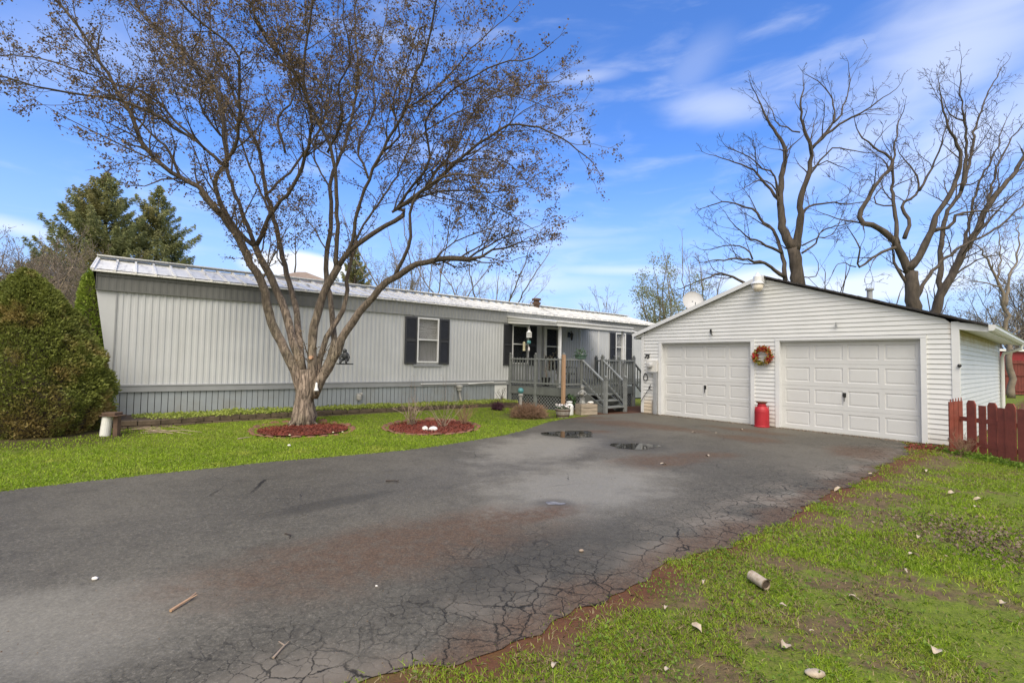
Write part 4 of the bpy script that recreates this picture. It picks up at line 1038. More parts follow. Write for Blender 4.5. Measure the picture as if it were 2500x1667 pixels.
# house roof beyond the home
hs = thing('house', 'distant house with brown hipped roof just showing above the home', 'house', at(735, 700, 34) * (1, 1, 0))
zt = at(735, 664, 34)[2]
mb = MB(); mb.quad((-4.5, -3, zt - 1.6), (4.5, -3, zt - 1.6), (.3, 0, zt), (-.3, 0, zt)); mb.quad((4.5, -3, zt - 1.6), (4.5, 3, zt - 1.6), (.3, 0, zt)); mb.quad((-4.5, 3, zt - 1.6), (-4.5, -3, zt - 1.6), (-.3, 0, zt)); mb.quad((4.5, 3, zt - 1.6), (-4.5, 3, zt - 1.6), (-.3, 0, zt), (.3, 0, zt))
fin('roof', mb, 'roof_tan', hs); fin('wall', MB().box(-4.2, 4.2, -2.7, 2.7, 0, zt - 1.6), 'siding_grey', hs)

# ------------------------------------------------------------------ beds by the home
RW = [(-.1, 1.05), (.35, 1.12), (.9, 1.12), (1.7, .95), (2.7, .84), (5, .80), (8, .80), (10.3, .80)]
def rwt(s): return float(np.interp(s, [a for a, _ in RW], [b_ for _, b_ in RW]))
mb = MB(); N = 60
for i in range(N):
    s0, s1 = -.1 + 10.4 * i / N, -.1 + 10.4 * (i + 1) / N; zt0 = .23 - .05 * s0 / 10; zt1 = .23 - .05 * s1 / 10
    a0, a1 = HW(s0, rwt(s0) - .05, zt0), HW(s1, rwt(s1) - .05, zt1); b0, b1 = HW(s0, -.03, zt0 + .03), HW(s1, -.03, zt1 + .03)
    mb.quad(a0, a1, b1, b0)
fin('raised_bed_soil', mb, 'soil', kind='structure')
rwl = thing('retaining_wall', 'low brown mossy block retaining wall edging the bed along the home', 'retaining wall', HW(0, 1, 0) * (1, 1, 0))
O = HW(0, 1, 0); mb = MB(); s = -.1
rr = random.Random(2)
while s < 10.2:
    e = min(s + rr.uniform(.30, .40), 10.3); zt_ = .235 - .05 * s / 10
    lo_, hi_ = -.02, zt_
    for c, (z0, z1) in enumerate(((lo_, hi_ * .5 + .02), (hi_ * .5 + .024, hi_))):
        o_ = rr.uniform(-.012, .012) + (0 if c else .03); sh = .15 * c
        a_, b_ = HW(s + sh, rwt(s + sh) + o_, 0) - O, HW(e + sh - .012, rwt(e + sh) + o_, 0) - O
        n_ = np.array([HN[0], HN[1], 0]) * .16
        pts = [a_, b_, b_ - n_, a_ - n_]; k = len(mb.v)
        zj = rr.uniform(-.008, .008)
        mb.v += [(p_[0], p_[1], z0) for p_ in pts] + [(p_[0], p_[1], z1 + zj) for p_ in pts]
        mb.f += [tuple(k + i for i in q) for q in ((3, 2, 1, 0), (4, 5, 6, 7), (0, 1, 5, 4), (1, 2, 6, 5), (2, 3, 7, 6), (3, 0, 4, 7))]
    s = e
fin('blocks', mb, 'block', rwl, bevel=.01)
n = 9500; S_ = rng.uniform(.35, 10.4, n); 
T_ = rng.uniform(.02, 1, n) ** .8 * (np.interp(S_, [a for a, _ in RW], [b_ for _, b_ in RW]) + .02)
keep = noise2(S_, T_, 3.0, 4) + .25 * (S_ > 1) > .42
S_, T_ = S_[keep], T_[keep]
P = HP + np.outer(S_, HD) + np.outer(T_, HN); C = np.column_stack([P, .25 - .05 * S_ / 10 + rng.uniform(0, .065, len(S_)) * (.5 + noise2(S_, T_, 2, 8))])
npmesh('ground_cover', leafquads(C, .055, .035, np.array([0, 0, .6])), 4, 'cover', kind='stuff')

def bed(cx, cy, rx, ry, label, grp, n_e, mulchn, seed):
    r = random.Random(seed)
    mb = MB(); n = 36; mb.v = [(0, 0, .05)] + [(rx * .97 * math.cos(2 * math.pi * k / n), ry * .97 * math.sin(2 * math.pi * k / n), .015) for k in range(n)]
    mb.f = [(0, k + 1, (k + 1) % n + 1) for k in range(n)]
    z0 = float(zg(cx, cy)); fin('bed_soil', mb, 'mulch', loc=(cx, cy, z0), kind='structure')
    C = rng.uniform(-1, 1, (mulchn, 2)); C = C[np.hypot(C[:, 0], C[:, 1]) < .96]; rad = np.hypot(C[:, 0], C[:, 1])
    C3 = np.column_stack([C[:, 0] * rx, C[:, 1] * ry, .055 - .035 * rad + rng.uniform(0, .02, len(C))])
    V = leafquads(C3, .06, .022, None); npmesh('mulch', V, 4, 'mulch', loc=(cx, cy, z0), kind='stuff')
    src = None
    for k in range(n_e):
        a = 2 * math.pi * (k + r.uniform(-.1, .1)) / n_e
        if src is None:
            me = MB(); w_ = 2 * math.pi * max(rx, ry) / n_e * .47
            pts = [(-w_, 0), (-w_ * .8, .075), (-w_ * .4, .10), (0, .105), (w_ * .4, .10), (w_ * .8, .075), (w_, 0)]   # scalloped outline, laid leaning outwards
            nn = len(pts); me.v = [(x, 0 + y * .8, y * .55) for x, y in pts] + [(x, .05 + y * .8, y * .55 - .02) for x, y in pts]
            me.v = [(x, -y, z + .0) for x, y, z in me.v]
            me.f = [tuple(range(nn)), tuple(reversed(range(nn, 2 * nn)))] + [(i, i + nn, (i + 1) % nn + nn, (i + 1) % nn) for i in range(nn)]
            o = src = fin('edging_brick', me, 'edger', bevel=.006)
        else: o = src.copy(); COL.objects.link(o)
        X, Y = cx + rx * math.cos(a), cy + ry * math.sin(a)
        o.location = (X, Y, float(zg(X, Y)) - r.uniform(.0, .018)); o.rotation_euler = (r.uniform(-.2, .2), 0, math.atan2(math.sin(a) * rx, math.cos(a) * ry) + math.pi / 2 + r.uniform(-.12, .12))
        tag(o, label, 'edging brick', grp)
bed(-4.38, 10.32, .92, .92, 'scalloped terracotta edging brick in the ring around the big front tree', 'bricks edging the tree ring', 24, 3800, 1)
bed(-1.80, 11.2, 1.0, 1.15, 'scalloped terracotta edging brick around the mulch bed of bare shrubs', 'bricks edging the shrub bed', 24, 3800, 2)
def bareshrub(loc, h, n, label, name='bare_shrub', mtl='stick', spread=.9, r=.006, sub=2):
    t = thing(name, label, 'shrub', loc); mb = MB()
    for k in range(n):
        a = random.uniform(0, 6.28); sp_ = random.uniform(.15, spread); hh = h * random.uniform(.6, 1)
        d_ = np.array([math.cos(a) * sp_, math.sin(a) * sp_, 1.]); p0 = np.array([random.gauss(0, .04), random.gauss(0, .04), 0]); p1 = p0 + d_ * hh * .5; p2 = p1 + (d_ * .5 + rng.normal(size=3) * .12) * hh
        mb.tube([p0, p1, p2], [r, r * .8, r * .4], 4, False)
        for j in range(sub):
            f = random.uniform(.3, .95); q = p1 + (p2 - p1) * f; mb.tube([q, q + (d_ * .3 + rng.normal(size=3) * .35) * hh * .4], [r * .5, r * .25], 3, False)
    fin('branches', mb, mtl, t); return t
bareshrub((-2.3, 11.25, .05), .62, 26, 'bare pale-stemmed shrub at the left side of the mulch bed', mtl='stick', r=.008)
bareshrub((-1.55, 11.0, .05), .58, 18, 'bare wide-branching shrub in the middle of the mulch bed', mtl='stick', spread=1.3)
bareshrub((-1.12, 11.6, .05), .42, 34, 'small twiggy shrub at the right end of the mulch bed', spread=1.0, mtl='brown_twigs', sub=4, r=.005)
p = gnd(1051, 1053)
tag(fin('stone', MB().ball((0, 0, .05), .07, .06, .065, lump=.1), 'white_stone', loc=p + (-.12, 0, 0), smooth=True), 'pinkish white rounded stone at the front of the mulch bed', 'stone')
tag(fin('stone', MB().ball((0, 0, .055), .10, .07, .06, lump=.08), 'petal_white', loc=p + (.06, -.02, 0), smooth=True), 'larger cream stone beside the pinkish one in the mulch bed', 'stone')
# brown shrub by the deck
def denseshrub(loc, rx, ry, h, n, label, mtl, name='shrub', size=.16):
    t = thing(name, label, 'shrub', loc); V = []; mb = MB()
    for k in range(n):
        a = random.uniform(0, 6.28); u = random.uniform(0, 1) ** .5; zz = random.uniform(.1, 1)
        tip = np.array([rx * u * math.cos(a), ry * u * math.sin(a), h * zz * math.sqrt(max(.05, 1 - (u * .9) ** 2))]); b0 = tip * (.15, .15, .0)
        mid = (tip + b0) / 2 + rng.normal(size=3) * .04; mb.tube([b0, mid, tip], [.006, .005, .003], 3, False)
        for j in range(3):
            q = mid + (tip - mid) * random.uniform(.2, 1); mb.tube([q, q + rng.normal(size=3) * size * .45 + (0, 0, .03)], [.004, .002], 3, False)
    fin('branches', mb, mtl, t); return t
denseshrub((.50, 13.40, 0), .56, .46, .43, 700, 'rounded brown leafless shrub in front of the deck lattice', 'brown_twigs')
denseshrub(HW(9.0, 1.55, .05), .2, .2, .30, 200, 'small dark purple shrub beside the raised bed near the deck', 'purple_leaf')
bareshrub(HW(10.0, .45, .2), .5, 9, 'small bare branching shrub before the white access panel', mtl='stick_dark', spread=1.0)
bareshrub(HW(16.3, 3.0, 0), .9, 30, 'reddish bare shrub between the deck and the garage corner', mtl='purple_leaf', spread=.5, sub=4)
for (sx, lb) in ((7.0, 'dead dotted flower stalk by the skirting left of the window'), (8.0, 'dead dotted flower stalk standing against the wall under the window'), ):
    t = thing('dead_stalk', lb, 'plant', HW(sx, .3, .2)); mb = MB(); C = []
    for k in range(5):
        x0 = random.uniform(-.2, .2); h = random.uniform(.5, .95); mb.tube([(x0, 0, 0), (x0 * 1.2 + random.uniform(-.06, .06), 0, h)], [.004, .002], 3, False)
        for j in range(12): C.append((x0 * 1.2 + random.gauss(0, .05), random.gauss(0, .05), h * random.uniform(.4, 1.05)))
    fin('stems', mb, 'stick', t); npmesh('seed_heads', leafquads(np.array(C), .022, .018), 4, 'brown_twigs', t)
# pipe post with wooden ledge, pot, sticks at the left
p = gnd(256, 1072)
t = thing('plant_stand', 'white pipe leg holding a small brown wooden shelf beside the yew', 'plant stand', p)
fin('leg', MB().tube([(-.01, 0, 0), (.03, 0, .42)], [.082, .078], 18), 'pipe_white', t, smooth=False)
fin('shelf', MB().box(-.05, .27, -.10, .14, .42, .44).box(-.02, .22, -.08, .11, .44, .49), 'rust_brown', t, bevel=.008); fin('leg', MB().box(.16, .24, -.03, .05, 0, .42), 'rust_brown', t, label='dark brown square leg')
p2 = at(256, 1008, 9.55)
t = thing('planter', 'teal fluted planter with a bright green plant beside the yew', 'planter', (p2[0], p2[1], .05))
hz = p2[2] - .05
fin('pot', MB().lathe((0, 0, 0), [(.07, 0), (.09, hz * .6), (.14, hz - .02), (.155, hz + .06), (.13, hz + .06)], 24, -.06), 'teal', t)
C = rng.normal(size=(220, 3)) * (.08, .08, .05) + (0, 0, hz + .16); npmesh('leaves', leafquads(C, .08, .04), 4, 'cover', t)
t = thing('stick_pile', 'pile of bare pale sticks in front of the block wall by the pipe post', 'stick pile', gnd(330, 1058)); mb = MB()
for k in range(26):
    a = random.uniform(-.35, .35) + random.choice([0, 3.1]); c = rng.normal(size=3) * (.45, .16, 0); L = random.uniform(.2, .5); z = random.uniform(.02, .10)
    d_ = np.array([math.cos(a), math.sin(a), random.uniform(-.1, .1)]) * L; mb.tube([c + (0, 0, z) - d_, c + (0, 0, z + .03), c + (0, 0, z) + d_], [.009, .008, .004], 4)
fin('sticks', mb, 'stick', t)

# ------------------------------------------------------------------ trees
def path_resample(P, n):
    P = np.array(P, float); L = np.concatenate([[0], np.cumsum(np.linalg.norm(np.diff(P, axis=0), axis=1))])
    q = np.linspace(0, L[-1], n); return np.column_stack([np.interp(q, L, P[:, i]) for i in range(3)]), L[-1]
def smooth_path(P, n):
    P = np.array(P, float)
    if len(P) < 3: return path_resample(P, n)[0]
    out = []
    Q = np.vstack([2 * P[0] - P[1], P, 2 * P[-1] - P[-2]])
    for i in range(1, len(Q) - 2):
        for t in np.linspace(0, 1, 6, endpoint=False):
            out.append(.5 * ((2 * Q[i]) + (Q[i + 1] - Q[i - 1]) * t + (2 * Q[i - 1] - 5 * Q[i] + 4 * Q[i + 1] - Q[i + 2]) * t * t + (3 * Q[i] - Q[i - 1] - 3 * Q[i + 1] + Q[i + 2]) * t ** 3))
    out.append(P[-1]); return path_resample(out, n)[0]
def grow(wood, tips, p, d, L, r, lvl, prm):
    """a branch wandering from p along d, with children; collects leaf anchor points"""
    n = prm['seg'][lvl]; pts = [p]; dirs = [d]; q = p.copy(); dd = d.copy(); st = L / n
    for i in range(n):
        dd = dd + rng.normal(size=3) * prm['wander'][lvl] + np.array([0, 0, prm['up'][lvl]]); dd /= np.linalg.norm(dd)
        q = q + dd * st; pts.append(q); dirs.append(dd)
    rs = [max(prm['rmin'], r * (1 - .8 * i / n)) for i in range(n + 1)]
    wood.tube(pts, rs, prm['sides'][lvl], False)
    if lvl >= prm['leaf_from']:
        for i in range(1, n + 1): tips.append(pts[i])
    if lvl + 1 < len(prm['seg']):
        nc = int(L * prm['dens'][lvl] * random.uniform(.8, 1.2)) + 1
        for k in range(nc):
            f = random.uniform(.12, 1.); j = min(int(f * n), n - 1); fr = f * n - j
            b0 = pts[j] + (pts[j + 1] - pts[j]) * fr; t = dirs[j + 1]
            pe = rng.normal(size=3); pe -= t * (pe @ t); pe /= np.linalg.norm(pe)
            an = R_(random.uniform(*prm['ang'])); nd = t * math.cos(an) + pe * math.sin(an)
            grow(wood, tips, b0, nd, L * random.uniform(*prm['ratio']) * (1 - .35 * f), r * (1 - .6 * f) * .55, lvl + 1, prm)
def limb_tree(name, label, limbs, base, prm, wood_mat, twig_mat, leaf=None, group=None, lumpy=0.):
    """limbs: list of (points3d, r0, r1, start fraction for side branches)"""
    t = thing(name, label, 'tree', base, group=group)
    big = MB(); up = MB(); tw = MB(); tips = []
    for P, r0, r1, f0 in limbs:
        P = np.array(P) - np.array(base, float)
        L = np.sum(np.linalg.norm(np.diff(P, axis=0), axis=1)); n = max(6, int(L / .22 * prm.get('res', 1)))
        Q = smooth_path(P, n); k = np.linspace(0, 1, n)
        if lumpy:   # gnarled wood
            Q[1:-1] += rng.normal(size=(n - 2, 3)) * lumpy
        rr = r0 + (r1 - r0) * k ** .8; rr = rr * (1 + rng.normal(size=n) * .04)
        (big if r0 > .05 or not prm.get('split') else up).tube(Q, list(rr), 12 if r0 > .05 else 7, True, .03)
        m_ = max(1, int(L * (1 - f0) * prm['limbdens']))
        for j in range(m_):
            f = f0 + (1 - f0) * ((j + random.random()) / m_); i = min(int(f * (n - 1)), n - 2)
            tg = Q[i + 1] - Q[i]; tg /= np.linalg.norm(tg) + 1e-9
            pe = rng.normal(size=3); pe -= tg * (pe @ tg); pe /= np.linalg.norm(pe)
            an = R_(random.uniform(*prm['ang'])); nd = tg * math.cos(an) + pe * math.sin(an)
            nd = nd + np.array([0, 0, prm.get('lift', 0)]); nd /= np.linalg.norm(nd)
            Lc = random.uniform(*prm['len']) * (1 - .45 * f)
            grow(tw, tips, Q[i], nd, Lc, min(rr[i] * .5, prm['rchild']), 0, prm)
        grow(tw, tips, Q[-1], unit(Q[-1] - Q[-2]), prm['len'][0] * .8, min(r1, prm['rchild']), 0, prm)
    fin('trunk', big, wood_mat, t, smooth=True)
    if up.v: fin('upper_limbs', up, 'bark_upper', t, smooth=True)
    fin('twigs', tw, twig_mat, t)
    if leaf:
        C = np.array(tips); C = np.repeat(C, leaf[1], axis=0) + rng.normal(size=(len(C) * leaf[1], 3)) * leaf[2]
        C = C[rng.uniform(size=len(C)) < leaf[5]] if len(leaf) > 5 else C
        npmesh('leaves', leafquads(C, leaf[3], leaf[4]), 4, leaf[0], t)
    return t
r1 = lambda x, y: (x * .4145, y * .4145)
r2 = lambda x, y: (700 + x * .4145, y * .4145)
r3 = lambda x, y: (400 + x * .4147, 400 + y * .4147)
r5 = lambda x, y: (850 + x * .34, 550 + y * .34)
TB = at(738, 1036, 10.85); TB[2] = zg(TB[0], TB[1]) - .02
def lim(pts, k, Y0=10.85, start=0.):
    """depth drifts by k metres per metre travelled"""
    out = []; Y = Y0; prev = None
    for x, y in pts:
        if prev is not None: Y = Y + k * math.hypot(x - prev[0], y - prev[1]) * Y0 / F
        out.append(at(x, y, Y)); prev = (x, y)
    return out
Lm = []
def add(pts, k, ra, rb, f0, Y0=10.85): Lm.append((lim(pts, k, Y0), ra * (.92 if ra > .08 else .84), rb * .85, f0)); return Lm[-1][0][-1][1]
FK = r3(838, 1310)
Lm.append(([TB + (0, 0, .0), TB + (.0, 0, .12), at(*r3(832, 1480), 10.85), at(*r3(835, 1400), 10.85), at(*r3(840, 1300), 10.85), at(*r3(850, 1210), 10.85)], .235, .175, 1.))
# A, far left limb with its forks
A = [r3(815, 1390), r3(790, 1280), r3(735, 1130), r3(640, 950), r3(605, 830), r3(590, 720), r3(520, 600), r3(440, 440), r3(330, 290), r3(220, 165)]
ya = add(A, -.10, .13, .075, .55)
add([r3(330, 290), r3(245, 190), r3(212, 130), r1(1110, 1075), r1(1000, 1010), r1(870, 890), r1(780, 700), r1(690, 540), r1(560, 310), r1(440, 130), r1(330, 0), r1(230, -160)], -.05, .07, .025, .15, ya)
add([r1(1110, 1080), r1(1000, 1010), r1(860, 920), r1(740, 860), r1(600, 800), r1(480, 740)], -.45, .03, .012, .2, ya)
add([r1(1060, 1040), r1(1000, 900), r1(900, 790), r1(800, 700), r1(690, 590)], .3, .04, .02, .2, ya)
# B
B = [r3(828, 1370), r3(822, 1250), r3(760, 1050), r3(700, 830), r3(620, 650), r3(540, 490)]
yb = add(B, .05, .12, .085, .9)
yb2 = add([r3(540, 490), r3(460, 425), r3(380, 320), r3(320, 180), r3(300, 100), r3(330, 20), r1(1320, 980)], -.25, .06, .05, .5, yb)
add([r1(1320, 980), r1(1180, 850), r1(1050, 770), r1(900, 670), r1(700, 590), r1(450, 555), r1(250, 520), r1(0, 440), r1(-180, 420)], -.28, .045, .014, .1, yb2)
add([r1(1180, 850), r1(1020, 700), r1(900, 580), r1(650, 480), r1(400, 390), r1(150, 330), r1(-100, 330)], .05, .035, .012, .15, yb2)
add([r1(1320, 980), r1(1390, 850), r1(1410, 600), r1(1400, 330), r1(1250, 180), r1(1100, 60), r1(980, -60)], -.35, .05, .02, .1, yb2)
add([r1(1340, 980), r1(1280, 560), r1(1130, 350), r1(1000, 230), r1(860, 110), r1(750, 0), r1(620, -140)], .28, .045, .018, .1, yb2)
add([r3(540, 490), r3(490, 360), r3(430, 200), r3(385, 90), r1(1340, 1000), r1(1320, 700), r1(1240, 500), r1(1000, 260), r1(820, 60), r1(800, -80)], .38, .06, .02, .35, yb)
add([r3(545, 480), r3(640, 280), r3(760, 130), r1(1830, 790), r1(1800, 520), r1(1700, 380), r1(1540, 200), r1(1480, 40), r1(1450, -100)], -.2, .06, .02, .3, yb)
# C
yc = add([r3(815, 1210), r3(780, 880), r3(740, 700), r3(690, 500), r3(650, 330), r1(1560, 1100), r1(1530, 900), r1(1440, 700), r1(1330, 450), r1(1240, 200), r1(1250, -60)], .30, .085, .02, .45)
add([r1(1600, 1270), r1(1480, 1000), r1(1380, 760), r1(1180, 560), r1(1070, 300), r1(1080, 60), r1(1040, -80)], .55, .04, .015, .2, yc - 1.2)
add([r1(1560, 1150), r1(1720, 1000), r1(1880, 760), r1(1930, 520), r2(0, 380), r2(20, 150), r2(60, -60)], .5, .04, .015, .2, 11.8)
# D
D_ = [r3(850, 1400), r3(868, 1250), r3(875, 1050), r3(895, 900), r3(950, 750), r3(1030, 600)]
yd = add(D_, -.04, .125, .09, 1.)
add([r3(1020, 620), r3(1018, 480), r3(1020, 300), r2(280, 950), r2(160, 660), r2(75, 480), r2(0, 370), r1(1600, 260), r1(1500, 90), r1(1480, -80)], -.22, .06, .02, .4, yd)
add([r2(130, 620), r2(95, 430), r2(130, 200), r2(150, 0), r2(150, -120)], -.3, .035, .018, .1, yd - .8)
add([r3(1030, 600), r3(1100, 500), r3(1250, 400), r3(1440, 285), r2(640, 1240), r2(800, 1130), r2(1000, 960), r2(1180, 810), r2(1330, 735), r2(1500, 760), r2(1650, 830), r2(1760, 920)], -.12, .075, .014, .3, yd)
add([r2(620, 1250), r2(800, 1150), r2(1000, 1120), r2(1200, 1130), r2(1400, 1090)], .3, .035, .012, .1, yd)
add([r2(640, 1240), r2(780, 1050), r2(840, 960), r2(830, 850), r2(820, 700), r2(900, 600), r2(1050, 480), r2(1250, 380), r2(1450, 340)], -.4, .04, .012, .1, yd)
add([r2(800, 1130), r2(900, 980), r2(1000, 870), r2(1060, 720), r2(1200, 560), r2(1400, 500), r2(1600, 480)], .35, .035, .012, .1, yd)
add([r2(1000, 960), r2(1150, 930), r2(1300, 960), r2(1420, 1080)], -.3, .02, .01, .1, yd)
add([r3(1060, 560), r3(1110, 440), r3(1150, 250), r2(430, 1200), r2(480, 1050), r2(560, 900), r2(700, 640), r2(760, 420), r2(820, 300), r2(880, 0), r2(900, -120)], -.3, .055, .02, .35, yd)
add([r2(700, 640), r2(860, 540), r2(1000, 400), r2(1100, 270), r2(1250, 140)], -.1, .025, .01, .1, yd - 1.)
# E, behind
ye = add([r3(880, 1300), r3(960, 1180), r3(1000, 1050), r3(985, 850), r3(965, 700), r3(955, 560), r3(980, 420), r3(985, 200), r2(260, 1050), r2(330, 880), r2(390, 650), r2(420, 380), r2(400, 100), r2(420, -80)], .26, .085, .02, .5)
add([r2(250, 1100), r2(160, 900), r2(230, 650), r2(250, 400), r2(300, 150), r2(300, -60)], .3, .03, .012, .1, ye - .8)
# F
F_ = [r3(880, 1330), r3(905, 1200), r3(945, 1050), r3(1050, 870), r3(1075, 760), r3(1090, 640), r3(1130, 450)]
yf = add(F_, .12, .085, .04, .8)
add([r3(1130, 450), r2(500, 1250), r2(640, 1050), r2(740, 850), r2(900, 720), r2(1100, 620), r2(1300, 560), r2(1500, 620)], .35, .035, .012, .1, yf)
# G, low right limb
G_ = [r3(880, 1370), r3(925, 1270), r3(1010, 1140), r3(1060, 1010), r3(1180, 840), r3(1290, 725), r5(330, 380), r5(460, 300), r5(600, 255), r5(720, 238), r5(880, 248)]
yg = add(G_, -.12, .125, .06, .75)
add([r5(860, 248), r5(940, 235), r5(1000, 178), r5(1100, 168), r5(1220, 130), r5(1330, 110)], -.1, .045, .012, .1, yg)
add([r5(860, 240), r5(960, 180), r5(1050, 120), r5(1180, 60), r5(1300, 30)], .3, .03, .01, .1, yg)
add([r5(330, 375), r5(390, 240), r5(440, 130), r5(445, 20), r2(745, 1180), r2(850, 1080), r2(1000, 1030), r2(1200, 1050)], -.3, .055, .014, .5, yg + .3)
add([r5(620, 250), r5(700, 170), r5(780, 110), r5(900, 60), r5(1050, 10)], -.2, .022, .01, .1, yg)
add([r2(240, 900), r2(330, 700), r2(300, 520), r2(380, 350), r2(340, 150), r2(330, -60)], -.35, .035, .012, .05, 10.6)
add([r2(480, 1050), r2(420, 850), r2(520, 640), r2(500, 420), r2(560, 220), r2(600, 0)], .35, .035, .012, .05, 11.2)
add([r2(560, 900), r2(660, 800), r2(620, 600), r2(700, 400), r2(760, 200)], -.3, .03, .012, .05, 10.4)
add([r1(1680, 900), r1(1640, 700), r1(1740, 560), r1(1700, 380), r1(1780, 200), r1(1800, 0)], .2, .035, .012, .05, 11.2)
add([r1(1300, 800), r1(1180, 640), r1(1200, 480), r1(1120, 350), r1(1180, 180), r1(1160, 0)], -.3, .03, .012, .05, 10.4)
add([r2(900, 1080), r2(1050, 1060), r2(1150, 1150), r2(1300, 1260), r2(1420, 1330)], -.3, .022, .01, .05, 10.6)
add([r2(900, 980), r2(1100, 900), r2(1250, 800), r2(1400, 650), r2(1580, 560)], .2, .025, .01, .05, 11.2)
# slim water shoots low in the crown
for a in ([r3(770, 640), r3(775, 480), r3(772, 400)], [r3(600, 640), r3(625, 480), r3(620, 350)], [r3(960, 510), r3(860, 350), r3(780, 260), r3(700, 180)], [r3(430, 400), r3(560, 120), r3(590, 0)], [r3(700, 600), r3(660, 500), r3(760, 330)]):
    add(a, .1, .022, .008, .2, 11.0)
PF_ = dict(seg=[6, 5, 3], wander=[.16, .2, .25], up=[.04, .03, .0], rmin=.0032, sides=[5, 3, 3], leaf_from=1, dens=[4.4, 5.4], ang=(22, 62), ratio=(.30, .5), limbdens=4.6, len=(.9, 2.2), rchild=.022, lift=.12, split=1)
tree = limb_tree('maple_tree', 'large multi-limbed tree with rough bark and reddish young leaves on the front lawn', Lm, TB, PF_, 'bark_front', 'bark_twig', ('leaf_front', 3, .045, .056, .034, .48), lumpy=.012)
# root flare
mb = MB(); O = np.zeros(3)
for k in range(9):
    a = 2 * math.pi * k / 9 + random.uniform(-.2, .2); L = random.uniform(.30, .46)
    c, s_ = math.cos(a), math.sin(a); mb.tube([(.10 * c, .10 * s_, .55), (.14 * c, .14 * s_, .26), (.20 * c, .20 * s_, .09), (L * c, L * s_, .0)], [.08, .08, .06, .012], 8, True, .05)
fin('root_flare', mb, 'bark_front', tree, smooth=True)
cp = at(*r3(868, 1140), 10.70) - TB
fin('branch_stub', MB().tube([cp + (0, .06, 0), cp + (0, -.05, .0)], [.045, .04], 12), 'cut_wood', tree, label='pale round pruned branch stub')
# ornaments on the tree
bp = at(*r3(897, 1335), 10.60)
t = thing('bell_ornament', 'small white bell hanging on the trunk of the big tree', 'bell', bp)
fin('bell', MB().lathe((0, 0, 0), [(.055, 0), (.045, .02), (.028, .08), (.024, .15), (.012, .18)], 14), 'white_trim', t, smooth=True); fin('clapper', MB().ball((0, 0, -.005), .03, .03, .02), 'black_metal', t); fin('loop', MB().tube([(0, 0, .17), (0, .02, .26), (-.03, .04, .32)], .004, 4), 'black_metal', t)
sp_ = at(842, 888, 10.25)
t = thing('hanging_figure', 'black hanging figure on a small swing under the right limb', 'garden ornament', sp_)
mb = MB().ball((0, 0, .17), .07, .06, .09, lump=.08); mb.ball((-.01, 0, .27), .045, .045, .05, lump=.08); mb.tube([(-.05, 0, .2), (-.1, -.03, .12), (-.06, -.06, .05)], [.03, .025, .02], 7); mb.tube([(.05, 0, .2), (.09, -.03, .14), (.08, -.07, .06)], [.03, .025, .02], 7)
mb.tube([(-.03, 0, .1), (-.05, -.1, .07), (-.06, -.13, -.01)], [.035, .03, .02], 7); mb.tube([(.03, 0, .1), (.06, -.1, .07), (.07, -.13, 0)], [.035, .03, .02], 7)
fin('figure', mb, 'ornament_dark', t, smooth=True); fin('swing_seat', MB().box(-.16, .16, -.06, .06, -.015, .01), 'ornament_dark', t)
fin('cord', MB().tube([(-.10, 0, .0), (-.05, 0, .5)], .003, 4).tube([(.11, 0, 0), (.09, 0, .62)], .003, 4), 'stick_dark', t)

# bare trees behind the garage
r4 = lambda x, y: (1650 + x * .4464, 100 + y * .4464)
def lst(spec, Y0):
    out = []
    for pts, k, ra, rb, f0 in spec: out.append((lim([r4(*p_) for p_ in pts], k, Y0), ra * (.92 if ra > .3 and f0 > .9 else .72), rb * .7, f0))
    return out
def grounded(L_, base):
    P, a, b_, c = L_[0]; P = [p_ for p_ in P if p_[2] > .6]
    L_[0] = ([np.array(base, float), np.array([base[0] * .6 + P[0][0] * .4, base[1] * .6 + P[0][1] * .4, P[0][2] * .5])] + P, a, b_, c); return L_
PB = dict(seg=[7, 6, 4, 3], wander=[.15, .17, .2, .25], up=[.05, .05, .04, .02], rmin=.0075, sides=[4, 3, 3, 3], leaf_from=9, dens=[1.7, 2.0, 2.2], ang=(22, 58), ratio=(.4, .62), limbdens=1.5, len=(1.5, 3.4), rchild=.04, lift=.2, res=.7)
